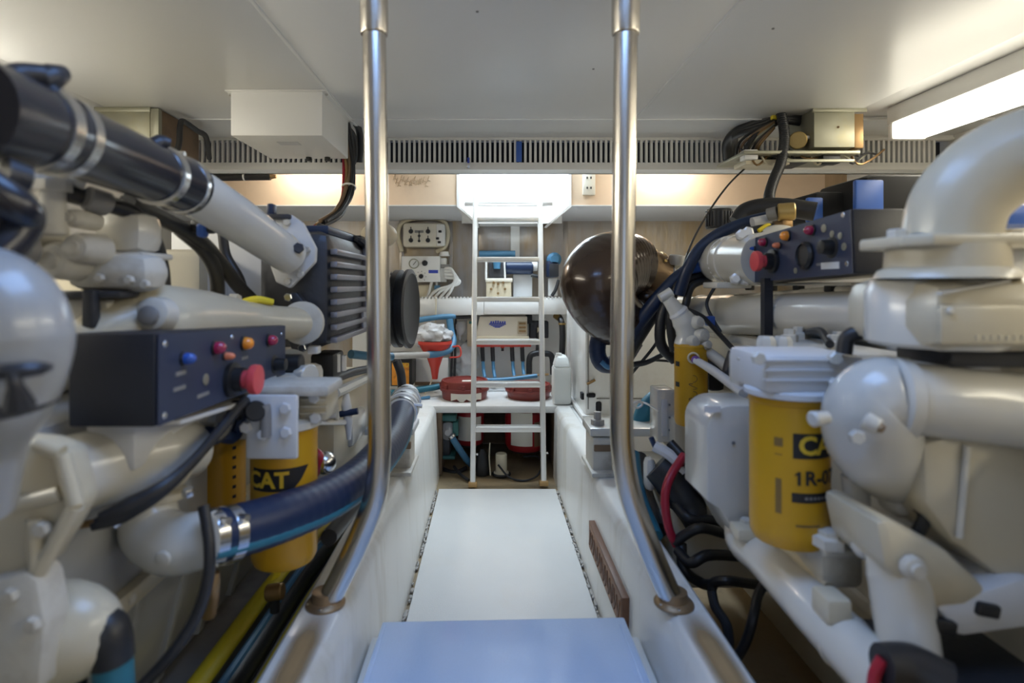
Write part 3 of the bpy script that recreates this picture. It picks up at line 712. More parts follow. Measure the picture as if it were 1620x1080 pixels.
# small items left of the manifold
t = thing('strainer', 'cream pipe strainer hanging left of the ladder below the shelf', 'strainer', P(728, 545, 3.98))
MB().lathe(P(727, 508, 3.98), (0, 0, -1), [(.03, 0), (.045, .02), (.045, .05), (.03, .085), (.012, .1), (.012, .13)], 18).build('bowl', 'bag', t)
MB().cyl(P(719, 521, 3.98), P(735, 521, 3.98), .016, seg=12).build('fitting', 'ivory', t)
MB().pbox(739, 506, 750, 548, 3.97, .08, .004).build('bracket', 'beige', t)
MB().pbox(742, 508, 747, 512, 3.965, .01, .001).build('terminal', 'green', t)
# blue curved hose, black riser
t = thing('blue_bent_hose', 'light blue hose curving round beside the red funnel', 'hose', P(700, 560, 3.85))
MB().tube([P(640, 516, 3.72), P(660, 507, 3.78), P(690, 502, 3.85), P(720, 500, 3.9)], .019, seg=12).build('hose', 'bluehose', t)
MB().tube([P(711, 505, 3.84), P(714, 525, 3.82), P(717, 540, 3.78), P(711, 553, 3.72), P(695, 559, 3.66), P(676, 561, 3.62)], .023, seg=12).build('hose', 'bluehose', t)
MB().tube([P(678, 561, 3.62), P(650, 562, 3.56), P(618, 563, 3.5)], .021, seg=12).build('sleeve', 'bilgegrey', t)
MB().tube([P(716, 502, 3.9), P(745, 501, 3.92)], .012, seg=8).build('sleeve', 'rubber', t)
t = thing('black_riser', 'pair of black vertical pipes behind the red funnel', 'pipe', P(718, 600, 3.95))
for x in (716, 721): MB().tube([P(x, 500, 3.95), P(x - 1, 560, 3.95), P(x - 2, 598, 3.92)], .009, seg=9).build('pipe', 'rubber', t)
t = thing('red_funnel', 'bright red funnel holding a crumpled plastic bag', 'funnel', P(688, 606, 3.7))
c = P(688, 546, 3.72)
MB().lathe(c, (0, 0, -1), [(.105, -.03), (.112, -.03), (.112, -.012), (.100, .0), (.05, .085), (.028, .15), (.018, .22), (.012, .22), (.02, .15), (.045, .085), (.095, .0), (.104, -.012), (.105, -.03)], 28).build('cone', 'red', t)
hp = c + Vector((.115, 0, -.01))
MB().tube([hp, hp + V(.045, 0, .0), hp + V(.05, 0, -.06), hp + V(-.02, 0, -.07)], .006, seg=8).build('handle', 'red', t)
b = bmesh.new(); bmesh.ops.create_icosphere(b, subdivisions=4, radius=1)
from mathutils import noise as NZ
for v in b.verts:
    n = NZ.noise(v.co * 2.2) * .28 + NZ.noise(v.co * 5) * .14
    v.co = Vector((v.co.x * .125, v.co.y * .09, v.co.z * .085)) * (1 + n)
m = MB(); m._merge(b, Matrix.Translation(P(683, 532, 3.74)))
tag(m.build('plastic_bag', 'bag'), 'crumpled clear plastic bag stuffed in the red funnel', 'bag')
b = bmesh.new(); bmesh.ops.create_icosphere(b, subdivisions=4, radius=1)
for v in b.verts:
    n = NZ.noise(v.co * 2.5 + Vector((9, 2, 1))) * .3
    v.co = Vector((v.co.x * .10, v.co.y * .06, v.co.z * .13)) * (1 + n)
m = MB(); m._merge(b, Matrix.Translation(P(735, 566, 4.02)))
tag(m.build('plastic_bag', 'bag'), 'crumpled clear plastic bag hanging left of the ladder above the bucket', 'bag')
# battery with an orange label, white box
t = thing('battery', 'black battery with an orange printed label left of the red funnel', 'battery', P(630, 612, 3.75))
MB().pbox(608, 566, 652, 611, 3.72, .2, .006).build('case', 'black', t)
MB().pbox(620, 574, 647, 609, 3.716, .006).build('label', 'orangeprint', t)
flat_text('AGO', .038, P(637, 577.5, 3.7155), (1, 0, 0), (0, 0, 1), 'inkyellow', t, bold=.001)
MB().pbox(608, 562, 653, 568, 3.715, .21, .004).build('lid', 'black', t)
t = thing('white_carton', 'plain white box standing between the battery and the red funnel tip', 'box', P(680, 606, 3.85))
MB().pbox(657, 567, 709, 606, 3.94, .18, .006).build('body', 'whitepl', t)
MB().pbox(656, 604, 711, 609, 3.935, .19, .003).build('base', 'board', t)
t = thing('blue_floor_hoses', 'dark blue hoses lying on the shelf left of the red bucket', 'hose', P(660, 618, 3.6))
MB().tube([P(610, 622, 3.55), P(650, 618, 3.6), P(690, 612, 3.66), P(720, 604, 3.75)], .020, seg=12).build('hose', 'teal', t)
MB().tube([P(600, 640, 3.50), P(640, 634, 3.52), P(680, 628, 3.58)], .010, seg=8).build('hose', 'bluehose', t)
# red lidded buckets
def bucket(label, px, py0, py1, r, d, paper):
    zb = ZS; base = P(px, py1, d); base.z = zb
    h = P(0, py0, d).z - zb
    t = thing('red_bucket', label, 'bucket', base, 'red buckets on the aft shelf')
    MB().lathe(base, (0, 0, 1), [(r * .9, 0), (r * .93, .004), (r * .98, h * .46), (r * .94, h * .48)], 36).build('body', 'darkred', t)
    MB().lathe(base, (0, 0, 1), [(r * .96, h * .46), (r * 1.04, h * .47), (r * 1.05, h * .62), (r * 1.0, h * .65), (r * 1.0, h * .88), (r * .97, h), (r * .90, h), (r * .88, h * .93), (0, h * .93)], 36).build('lid', 'darkred', t)
    for k in range(8):
        a = k * PI / 4; MB().box(base + Vector((math.cos(a) * r * 1.03, math.sin(a) * r * 1.03, h * .76)), (.012, .02, h * .2), .003, Matrix.Rotation(a, 3, 'Z')).build('lid_rib', 'darkred', t)
    if paper:
        poly = [(-.10, -.035), (-.06, -.02), (-.03, -.045), (.0, -.02), (.04, -.045), (.07, -.025), (.10, -.03), (.10, .012), (-.10, .012)]
        wrap_poly(poly, base, r * .99, .12, zb + h * .34, 'paper', t, 'torn_label', .002)
        MB().box(base + Vector((.02, -.02, h * .945)), (.07, .05, .004), .001).build('sticker', 'paper', t)
    return t
bucket('dark red lidded bucket with a torn paper label left of the ladder', 735, 600, 638, .150, 3.62, True)
bucket('plain dark red lidded bucket seen through the ladder on the right', 836, 606, 638, .142, 3.64, False)
# white jug
t = thing('white_jug', 'translucent white plastic jug standing on the shelf right of the ladder', 'jug', P(892, 642, 3.45))
a = P(874, 642, 3.45); b = P(902, 564, 3.45); zb = ZS
cx = (a.x + b.x) / 2; w = (b.x - a.x)
MB().box((cx, 3.45, zb + .115), (w, .12, .23), .018).build('body', 'jug', t)
MB().prism([(cx - w * .47, 3.39, zb + .225), (cx + w * .47, 3.39, zb + .225), (cx + w * .30, 3.42, zb + .29), (cx - w * .25, 3.42, zb + .29)], (0, .11, 0), .012).build('shoulder', 'jug', t)
MB().cyl((cx - .015, 3.45, zb + .28), (cx - .015, 3.45, zb + .305), .020, .018, 16).build('cap', 'whitepl', t)
tag(MB().cyl(P(878, 628, 3.72), P(878, 596, 3.72), .028, .022, 14, .004).build('small_canister', 'paper'), 'small pale canister leaning beside the white jug', 'canister')
# recess under the shelf
t = thing('bilge_pump', 'green bilge pump with a blue outlet hose at the left under the shelf', 'pump', P(710, 730, 3.5))
c = P(709, 682, 3.5)
MB().lathe(c + V(0, .06, 0), (0, -1, 0), [(.055, 0), (.055, .06), (.035, .08), (.018, .1), (0, .1)], 20).build('housing', 'greypaint', t)
MB().pbox(692, 657, 722, 667, 3.46, .1, .008).build('top_bracket', 'green', t)
MB().pbox(690, 672, 699, 690, 3.46, .1, .006).build('side_bracket', 'green', t)
MB().pbox(716, 668, 725, 690, 3.46, .1, .006).build('side_bracket', 'green', t)
MB().pbox(693, 690, 712, 722, 3.5, .12, .01).build('motor', 'darkmetal', t)
MB().bb(P(690, 0, 3.5).x, P(720, 0, 3.5).x, 3.48, 3.62, P(0, 725, 3.5).z, P(0, 720, 3.5).z, .003).build('foot_plate', 'green', t)
MB().tube([P(714, 690, 3.44), P(724, 706, 3.44), P(737, 725, 3.46), P(745, 734, 3.5)], .020, seg=12).build('outlet_hose', 'bluehose', t)
MB().ring(P(715, 690, 3.44), (1, 0, -1.1), .021, .016, .003).build('clamp', 'chrome', t)
def extinguisher(label, x0, x1, yb, d, lab):
    c = P((x0 + x1) / 2, yb, d); r = (P(x1, 0, d).x - P(x0, 0, d).x) / 2
    h = ZS - .055 - c.z
    t = thing('red_cylinder', label, 'cylinder', c, 'red cylinders under the shelf')
    MB().lathe(c, (0, 0, 1), [(r * .4, 0), (r * .85, .012), (r, .045), (r, h * .8), (r * .9, h * .88), (r * .4, h * .97), (0, h * .98)], 32).build('bottle', 'extred', t)
    for (a, wd, z0, z1, mm) in lab:
        wrap_poly(rect(wd, z1 - z0), c, r, a, c.z + (z0 + z1) / 2, mm, t, 'label', .0015)
    MB().torus(c + V(0, 0, .012), (0, 0, 1), r * .75, .012).build('foot_ring', 'black', t)
    return t
extinguisher('dark red cylinder with a pale label behind the left ladder rail', 722, 766, 704, 3.66, [(-.45, .10, .05, .2, 'paper'), (.55, .06, .05, .2, 'paper')])
extinguisher('dark red cylinder with a large pale label under the shelf on the right', 799, 862, 711, 3.62, [(-.25, .14, .055, .26, 'paper'), (.62, .055, .05, .2, 'board')])
t = thing('small_canister', 'cream cylinder canister standing on the recess floor under the shelf', 'canister', P(793, 748, 3.4))
c = P(793, 747, 3.4); c.z = .0
MB().lathe(c, (0, 0, 1), [(.045, 0), (.045, .02), (.034, .024), (.034, .125), (.030, .13), (0, .13)], 24).build('body', 'ivory', t)
MB().torus(c + V(0, 0, .008), (0, 0, 1), .05, .008).build('base_ring', 'black', t)
t = thing('float_switch', 'black float switch housing beside the cream canister under the shelf', 'switch', P(765, 745, 3.42))
c = P(763, 745, 3.42); c.z = 0
MB().lathe(c, (0, 0, 1), [(.044, 0), (.047, .03), (.040, .07), (.028, .12), (.012, .15), (0, .15)], 18).build('housing', 'black', t)
MB().tube([P(775, 700, 3.42), P(774, 725, 3.4), P(776, 752, 3.36)], .004, seg=6).build('rod', 'ivory', t)
t = thing('loose_cable', 'loose black cable looping over the recess floor behind the ladder', 'cable', P(830, 758, 3.3))
MB().tube([P(788, 735, 3.36), P(806, 755, 3.32), P(830, 760, 3.3), P(850, 752, 3.34), P(856, 735, 3.42), P(850, 722, 3.52), P(828, 722, 3.5)], .006, seg=8).build('cable', 'rubber', t)
MB().tube([P(718, 738, 3.44), P(728, 750, 3.36), P(742, 760, 3.28)], .010, seg=8).build('cable', 'rubber', t)
MB().tube([P(700, 742, 3.5), P(720, 747, 3.46), P(738, 740, 3.5)], .014, seg=8).build('cable', 'rubber', t)
# fuse outlet by the hatch
t = thing('power_outlet', 'cream power outlet plate right of the hatch', 'outlet', P(934, 305, YH))
MB().pbox(922, 272, 942, 308, YH - .02, .02, .004).build('plate', 'cream', t)
for y in (281, 297): 
    for x in (929, 935): MB().box(P(x, y, YH - .021), (.008, .004, .014), .001).build('socket', 'black', t)
m = MB()
for k in range(16):
    x = 622 + k * 3.6; y = 282 + (k % 3) * 4 + random.uniform(-4, 4)
    m.tube([P(x, y + 5, YH - .001), P(x + 3, y - 4, YH - .001), P(x + 1, y + 2, YH - .001), P(x + 5, y + 4, YH - .001)], .0022, seg=5, steps=4)
o = tag(m.build('handwriting', 'ply'), 'scrawled brown handwriting on the header left of the hatch', 'handwriting')
# generator enclosure right
t = thing('sound_enclosure', 'white equipment enclosure with dark cut-outs behind the right pole', 'enclosure', (.95, 3.2, ZS))
x0 = P(926, 0, 3.06).x
MB().bb(x0, 1.75, 3.06, 3.62, ZS + .012, 1.06, .006).build('body', 'gel', t)
MB().bb(x0 - .02, 1.77, 3.04, 3.64, ZS, ZS + .02, .004).build('plinth', 'gel', t)
MB().bb(x0 + .012, x0 + .018, 3.056, 3.064, ZS + .05, 1.04).build('door_gap', 'inkgrey', t)
for x, y, w, h in ((935, 625, 14, 7), (947, 643, 9, 16)):
    MB().box(P(x, y, 3.058), (w / 300, .008, h / 300), .008).build('cut_out', 'void', t)
MB().pbox(920, 622, 926, 632, 3.1, .05).build('cut_out', 'void', t)
MB().box(P(935, 604, 3.05), (.05, .02, .012), .003, Matrix.Rotation(-.5, 3, 'Y')).build('handle', 'bronze', t)
MB().bb(x0 + .06, 1.7, 3.055, 3.062, P(0, 630, 3.06).z - .003, P(0, 630, 3.06).z + .003).build('door_gap', 'inkgrey', t)
tag(MB().bb(P(900, 0, 3.62).x, P(922, 0, 3.62).x + .04, 3.66, 3.73, ZS, 1.25, .006).build('post', 'gel'), 'white upright post between the shelf end and the white enclosure', 'post')
# ================================================================ shared engine pieces
def PX(px, py, X):                       # point seen at a pixel on the fore-and-aft plane x = X
    return P(px, py, X * F / (px - CX))
def hose_clamp(c, axis, R, parent, w=.014, m='chrome'):
    k = MB().ring(c, axis, R, w, .0022).build('clamp', m, parent)
    ax = Vector(axis).normalized(); side = ax.cross(Vector((0, .3, 1))).normalized()
    n = side.cross(ax).normalized()
    q = Vector(c) + (Vector((0, -.85, .55)) - ax * ax.dot(Vector((0, -.85, .55)))).normalized() * (R + .006)
    MB().cyl(q - side * .012, q + side * .012, .0065, seg=8).build('screw_housing', m, k)
    return k
def oil_filter(parent, c, r, h, name='oil_filter', m='yellow'):
    f = MB().lathe(c, (0, 0, 1), [(0, .006), (r * .55, .004), (r * .6, 0), (r * .9, .003), (r * .985, .014), (r, .03), (r, h - .012), (r * .985, h - .004), (r * .93, h), (0, h)], 40).build(name, m, parent)
    MB().lathe(Vector(c) + V(0, 0, h - .014), (0, 0, 1), [(r * 1.0, 0), (r * 1.025, .002), (r * 1.025, .010), (r, .012)], 40).build('seam_ring', m, f)
    return f
def scribble(c, r, a0, z0, parent, h=.05, n=5):
    # felt-pen strokes written up the side of the filter
    z = z0
    for k in range(n):
        m = MB(); pts = []
        for j in range(7):
            tt = j / 6; a = a0 + (math.sin(tt * PI * (1 + k % 2)) - .5) * .24; zz = z - h * .5 * math.cos(tt * PI) * (.4 if k % 3 else .5)
            pts.append(Vector((c[0] + math.sin(a) * (r + .0004), c[1] - math.cos(a) * (r + .0004), zz)))
        m.tube(pts, .0013, seg=5, steps=3); m.build('pen_stroke', 'marker', parent)
        z -= h * .55
def cat_print(f, c, r, a_panel, z, ztext, style):
    if style == 'wedge':
        w0, w1, hh = .058, .070, .024
        wrap_poly([(-w0, -hh), (w1 * .45, -hh), (w1 * .72, -hh * .2), (w1, hh), (-w0, hh)], c, r, a_panel, z, 'ink', f)
        wrap_text('CAT', .046, c, r, a_panel - .30, z - .001, 'inkyellow', f, 'brand_print', .0016, .0022, 1.0)
        wrap_text('1R-07', .036, c, r, a_panel - .12, ztext, 'ink', f, 'part_number', .0008, .0022)
    else:
        wrap_poly([(-.040, -.022), (.05, -.022), (.066, .022), (-.040, .022)], c, r, a_panel, z, 'ink', f)
        wrap_text('CAT', .044, c, r, a_panel + .18, z, 'inkyellow', f, 'brand_print', .0016, .0022, 1.0)
        wrap_text('R-07', .034, c, r, a_panel + .16, ztext, 'ink', f, 'part_number', .0010, .0022)
        wrap_poly([(-.002, -.012), (.003, -.012), (.003, .012), (-.001, .012), (-.006, .007), (-.006, .004), (-.002, .006)], c, r, a_panel - .46, ztext, 'ink', f, 'part_number', .0018)
        wrap_poly(rect(.10, .017), c, r, a_panel + .12, ztext - .034, 'ink', f)
        for k in range(9): wrap_poly(rect(.005, .005), c, r, a_panel - .28 + k * .11, ztext - .034, 'inkgrey', f, 'small_print', .002)
        wrap_poly(rect(.042, .004), c, r, a_panel - .22, ztext - .083, 'marker', f)
        wrap_poly(rect(.014, .016), c, r, a_panel - .93, z + .004, 'marker', f)
        wrap_poly(rect(.012, .002), c, r, a_panel - .93, z - .018, 'marker', f)
        wrap_poly(rect(.010, .062), c, r, a_panel - .93, ztext - .035, 'marker', f)

# ================================================================ port engine (left)
E = thing('marine_engine', 'white marine diesel engine filling the left side of the room', 'engine', (-.95, 1.3, .18), 'main engines')
MB().bb(-1.5, -.66, .35, 2.15, .55, .93, .025).build('engine_block', 'engineshade', E)
m = MB(); m.prism([(-.66, .5, .56), (-.76, .5, .22), (-1.35, .5, .22), (-1.5, .5, .56)], (0, 1.6, 0), .02); m.build('oil_pan', 'engineshade', E)
m = MB()
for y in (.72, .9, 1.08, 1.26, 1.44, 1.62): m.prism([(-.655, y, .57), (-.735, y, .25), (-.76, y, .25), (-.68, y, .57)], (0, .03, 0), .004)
m.build('pan_ribs', 'engineshade', E)
bolts([(-.648, .66 + .12 * k, .575) for k in range(10)], (1, 0, 0), .011, .012, 'cast', E, 'pan_bolt')
MB().bb(-.675, -.64, .5, 2.1, .555, .59, .006).build('pan_flange', 'engine', E)
# heads and covers above
MB().bb(-1.3, -.80, .8, 1.55, .93, 1.06, .02).build('cylinder_head', 'cast', E)
vc = MB().pbox(140, 330, 222, 402, 1.02, .09, .028).build('valve_cover', 'engineclean', E)
MB().pbox(136, 398, 226, 408, 1.015, .10, .004).build('cover_flange', 'cast', E)
MB().pbox(92, 398, 232, 462, .99, .09, .03).build('rocker_housing', 'cast', E)
MB().pbox(60, 460, 190, 472, .98, .06, .006).build('head_gasket', 'darkmetal', E)
MB().pbox(75, 472, 170, 520, 1.0, .1, .01).build('lower_head', 'cast', E)
bolts([P(x, y, .988) for x, y in ((160, 440), (207, 443), (110, 420), (232, 450))], (0, -1, 0), .008, .01, 'cast', E)
MB().cyl(P(84, 372, .93), P(84, 288, .93), .021, .017, 16, .003).build('breather', 'cast', E)
MB().cyl(P(84, 302, .93), P(84, 286, .93), .027, seg=6).build('breather_nut', 'cast', E)
MB().tube([P(40, 300, .92), P(60, 284, .92), P(100, 282, .95), P(135, 292, .97)], .010, seg=9).build('fuel_line', 'cast', E)
for x, y, r in ((45, 365, .03), (125, 392, .026), (90, 412, .032), (118, 345, .016), (40, 405, .028)):
    MB().lathe(P(x, y, .95), (0, -1, 0), [(r * 1.1, -.05), (r, 0), (r * .8, .012), (r * .45, .014), (r * .45, .02), (0, .02)], 14).build('boss', 'cast', E)
MB().cyl(P(30, 395, .9), P(52, 397, .92), .026, seg=14, ch=.004).build('sensor', 'inkgrey', E)
MB().pbox(128, 458, 148, 520, .97, .02, .004).build('strap', 'darkmetal', E)
# grey casting behind the pipes
MB().bb(-1.35, -.82, 1.62, 2.35, .80, 1.24, .03).build('flywheel_housing', 'engine', E)
MB().bb(-.83, -.815, 1.66, 1.98, .98, 1.20, .004).build('access_panel', 'greypaint', E)
MB().pbox(270, 365, 445, 530, 1.78, .03, .006).build('guard_plate', 'greypaint', E)
# charge-air hose (black) with clamps, then the white pipe to the cooler
AH = [P(-60, 165, .62), P(40, 195, .72), P(140, 232, .86), P(230, 268, 1.0), P(300, 298, 1.12)]
ah = MB().tube(AH, [.058, .056, .053, .052, .052], seg=28, steps=8).build('charge_air_hose', 'hoseblk', E)
for (x, y, d, R) in ((55, 200, .735, .057), (92, 215, .79, .056), (248, 276, 1.03, .054), (287, 293, 1.10, .054)):
    hose_clamp(P(x, y, d), AH[3] - AH[1], R, ah, .020)
MB().tube([P(55, 128, .72), P(80, 122, .74), P(100, 116, .76)], [.012, .017, .011], seg=10).build('clamp_bolt', 'darkmetal', ah)
MB().tube([P(0, 130, .68), P(30, 118, .70), P(70, 120, .72)], .014, seg=10).build('clamp_bolt', 'darkmetal', ah)
MB().tube([P(225, 238, .99), P(252, 226, 1.02), P(270, 228, 1.03)], [.010, .015, .010], seg=10).build('clamp_bolt', 'darkmetal', ah)
MB().pbox(-60, 60, -10, 100, .6, .05).bm.free()
wp = MB().tube([P(285, 292, 1.10), P(330, 318, 1.18), P(380, 350, 1.29), P(425, 382, 1.40), P(462, 408, 1.47)], [.050, .050, .050, .048, .045], seg=28, steps=8).build('charge_air_pipe', 'engineclean', E)
MB().tube([P(430, 372, 1.40), P(455, 385, 1.44), P(470, 397, 1.45)], [.022, .026, .018], seg=12).build('pipe_boss', 'engine', wp)
bolts([P(472, 393, 1.43)], (.4, -1, .1), .014, .014, 'darkmetal', wp)
# charge-air cooler: finned black casting
CO = MB().bb(-.63, -.43, 1.54, 2.38, .965, 1.285, .035).build('charge_air_cooler', 'darkmetal', E)
rib = None
for k in range(8):
    z = P(0, 398 + k * 20, 1.55).z
    p = Vector((-.425, 1.75, z))
    if rib is None: rib = MB().bb(-.432, -.412, 1.55, 1.93, z - .008, z + .008, .003).build('fin', 'finmetal', CO, origin=p)
    else: copy_at(rib, p, CO)
MB().bb(-.432, -.414, 1.94, 2.06, 1.04, 1.27, .004).build('name_plate_boss', 'finmetal', CO)
MB().bb(-.4145, -.4125, 1.96, 2.045, 1.17, 1.25).build('rating_plate', 'inkgrey', CO)
MB().bb(-.432, -.416, 1.90, 2.06, .99, 1.06, .004).build('boss_plate', 'finmetal', CO)
MB().bb(-.435, -.41, 2.10, 2.16, .97, 1.28, .006).build('end_flange', 'darkmetal', CO)
for z0 in (1.285,):
    MB().bb(-.60, -.45, 1.60, 2.3, z0 - .005, z0 + .02, .006).build('top_rail', 'bluerubber', CO)
bolts([(-.409, 2.13, .99 + .055 * k) for k in range(6)], (1, 0, 0), .009, .010, 'chrome', CO)
bolts([(-.429, 1.60 + .1 * k, .985) for k in range(5)], (1, 0, 0), .007, .008, 'chrome', CO)
# inlet flanges of the cooler
fl = [(424, 345), (460, 339), (478, 352), (499, 392), (498, 414), (458, 456), (436, 446), (420, 400)]
f1 = MB().prism([P(x, y, 1.475) for x, y in fl], (0, .022, 0), .004).build('inlet_flange', 'greypaint', CO)
bolts([P(x, y, 1.474) for x, y in ((455, 352), (436, 362), (456, 445), (486, 395), (476, 434))], (0, -1, 0), .010, .010, 'cast', f1)
MB().pbox(421, 321, 432, 342, 1.47, .03, .006).build('lifting_eye', 'bluerubber', f1)
MB().pbox(420, 338, 458, 346, 1.46, .05, .004).build('lifting_bracket', 'darkmetal', f1)
fl2 = [(448, 466), (468, 462), (500, 500), (502, 520), (482, 556), (460, 552), (452, 530), (474, 510), (470, 490)]
f2 = MB().prism([P(x, y, 1.49) for x, y in fl2], (0, .03, 0), .004).build('outlet_flange', 'bronze', CO); f2.data.materials[0] = M['darkmetal']
MB().lathe(P(476, 511, 1.475), (0, 1, 0), [(.046, 0), (.056, .004), (.056, .02), (.045, .022)], 28).build('gasket_ring', 'cast', f2)
bolts([P(457, 470, 1.488), P(479, 550, 1.488)], (0, -1, 0), .011, .010, 'chrome', f2)
MB().pbox(486, 548, 503, 560, 1.50, .03, .003).build('drain_block', 'alum', CO)
# wiring on top of the cooler
for k in range(6):
    MB().tube([P(505, 357, 2.3 - k * .05), P(520 + k * 9, 368 + k * 2, 1.9), P(545 + k * 7, 374 + k * 3, 1.95), P(575, 385 + k * 2, 2.1)], .010, seg=8, steps=5).build('wire', ['bluerubber', 'rubber', 'darkmetal'][k % 3], CO)
MB().pbox(545, 372, 572, 392, 2.0, .06, .006).build('connector', 'black', CO)
MB().ell(P(600, 372, 2.2), (.07, .08, .05)).build('foam_wrap', 'beige', CO)
# round black end cover, seen nearly edge on
dc = P(643, 488, 2.42); ax = Vector((.995, -.10, 0))
dk = MB().lathe(dc - ax * .055, ax, [(.10, 0), (.155, .006), (.165, .012), (.165, .035), (.150, .04), (.150, .06), (.168, .062), (.168, .075), (.150, .080), (.12, .066), (0, .062)], 48).build('end_cover', 'black', E)
u = ax.orthogonal().normalized(); v = ax.cross(u)
bolts([dc - ax * .062 + (u * math.cos(a) + v * math.sin(a)) * .150 for a in [k * PI / 5 for k in range(10)]], -ax, .010, .014, 'chrome', dk)
MB().lathe(dc - ax * .14, ax, [(.12, 0), (.12, .09)], 32).build('cover_neck', 'darkmetal', dk)
# exhaust manifold: white bulbous pipe to the lower flange
em = MB().tube([P(120, 545, .98), P(185, 522, 1.04), P(250, 512, 1.11), P(325, 508, 1.24), P(390, 508, 1.36), P(440, 510, 1.44), P(480, 511, 1.50)], [.034, .058, .078, .066, .047, .042, .041], seg=28, steps=7).build('exhaust_manifold', 'engine', E)
c = P(240, 500, 1.025)
MB().lathe(c + V(0, .03, 0), (0, -1, .15), [(.034, 0), (.030, .032), (.024, .036)], 20).build('port_boss', 'engineclean', em)
MB().lathe(c, (0, -1, .15), [(.018, 0), (.018, .014), (.012, .018), (0, .018)], 14).build('port_plug', 'inkgrey', em)
MB().cyl(P(365, 478, 1.42), P(378, 478, 1.42), .022, seg=6).build('white_nut', 'whitepl', E)
# coolant and cable hoses in the gap
for pts, r in ((((95, 302, .95), (150, 318, .99), (205, 335, 1.04), (240, 375, 1.1), (254, 420, 1.16), (258, 455, 1.2)), .0155),
               (((200, 320, 1.06), (270, 352, 1.2), (318, 382, 1.3), (348, 415, 1.38), (375, 450, 1.44), (402, 478, 1.5)), .017),
               (((285, 362, 1.25), (322, 395, 1.32), (341, 430, 1.36), (345, 475, 1.4)), .017),
               (((352, 368, 1.5), (358, 405, 1.5), (378, 440, 1.5), (390, 480, 1.5)), .013)):
    MB().tube([P(*p) for p in pts], r, seg=12).build('hose', 'rubber', E)
MB().cyl(P(135, 312, .965), P(172, 324, 1.0), .021, seg=14, ch=.003).build('hose_fitting', 'inkgrey', E)
MB().pbox(298, 345, 335, 368, 1.24, .04, .01).build('connector', 'black', E)
MB().pbox(308, 352, 322, 375, 1.23, .03, .008).build('connector', 'bluepaint', E)
MB().tube([P(375, 486, 1.36), P(388, 478, 1.37), P(408, 474, 1.38), P(432, 478, 1.4)], [.006, .010, .010, .008], seg=9).build('yellow_lead', 'yellowpl', E)
# near white elbow at the left edge
ne = MB().tube([P(-200, 470, .64), P(-90, 462, .61), P(-15, 490, .6), P(8, 545, .6), P(5, 610, .6), P(-18, 700, .62), P(-30, 800, .64)], [.055, .060, .062, .062, .052, .036, .032], seg=32, steps=8).build('water_elbow', 'engineshade', E)
MB().lathe(P(0, 648, .6), (0, -.08, 1), [(.046, 0), (.052, .005), (.052, .020), (.046, .025)], 28).build('joint_ring', 'darkmetal', ne)
MB().tube([P(-40, 592, .54), P(10, 588, .535), P(60, 583, .55), P(78, 580, .58)], [.006, .008, .007, .004], seg=9).build('strap', 'darkmetal', ne)
MB().tube([P(20, 590, .535), P(24, 610, .535), P(30, 640, .545)], [.006, .007, .014], seg=9).build('strap', 'darkmetal', ne)
MB().tube([P(-30, 290, .6), P(20, 325, .62), P(35, 350, .64), P(0, 395, .62), P(-40, 420, .6)], .022, seg=12).build('hose', 'hoseblk', E)
MB().cyl(P(5, 275, .64), P(45, 285, .66), .020, .016, 12).build('hose_fitting', 'darkmetal', E)
# cast cover at the lower left
cv = MB().prism([P(x, y, .74) for x, y in ((-60, 690), (60, 700), (100, 715), (122, 800), (95, 850), (60, 905), (-60, 930))], (0, .05, 0), .012).build('front_cover', 'engine', E)
for a, b in (((98, 718), (120, 798)), ((120, 800), (62, 903)), ((60, 702), (98, 716)), ((20, 800), (95, 780)), ((55, 820), (60, 900))):
    MB().tube([P(a[0], a[1], .735), P(b[0], b[1], .735)], .010, seg=10).build('cover_rib', 'engine', cv)
MB().prism([P(x, y, .72) for x, y in ((-60, 930), (40, 905), (58, 920), (70, 990), (60, 1100), (-60, 1100))], (0, .05, 0), .01).build('lower_cover', 'cast', cv)
MB().ell(P(90, 1000, .8), (.09, .06, .07)).build('lower_boss', 'engine', cv)
bolts([P(55, 985, .72), P(20, 940, .72), P(70, 835, .73)], (0, -1, 0), .010, .010, 'cast', cv)
# starter motor
sm = MB().lathe(P(95, 752, .86), P(275, 715, 1.05) - P(95, 752, .86), [(.03, -.02), (.058, 0), (.06, .01), (.06, .16), (.052, .165), (.052, .24), (.046, .25), (0, .25)], 32).build('starter_motor', 'engineclean', E)
MB().lathe(P(255, 722, 1.04), P(275, 715, 1.05) - P(95, 752, .86), [(.055, 0), (.064, .004), (.064, .016), (.055, .02)], 28).build('end_ring', 'engine', sm)
MB().tube([P(215, 690, .98), P(290, 668, 1.1), P(330, 660, 1.15)], .022, seg=14).build('solenoid', 'engineclean', sm)
MB().tube([P(240, 700, 1.0), P(325, 678, 1.14)], .016, seg=12).build('solenoid', 'engineclean', sm)
bolts([P(228, 710, .97), P(300, 702, 1.05)], (.3, -1, 0), .008, .01, 'chrome', sm)
lw = [P(150, 826, .86), P(200, 806, .88), P(255, 775, .91), P(300, 735, .97), P(335, 695, 1.04), P(362, 662, 1.1), P(384, 640, 1.16)]
for k in range(3):
    MB().tube([p + V(.006 * (k - 1), 0, .008 * (k - 1)) for p in lw], [.006, .013, .010, .008, .009, .010, .010], seg=9).build('starter_cable', 'rubber', E)
MB().tube([P(105, 835, .9), P(130, 830, .91), P(155, 826, .92)], .006, seg=8).build('cable_lug', 'bronze', E)
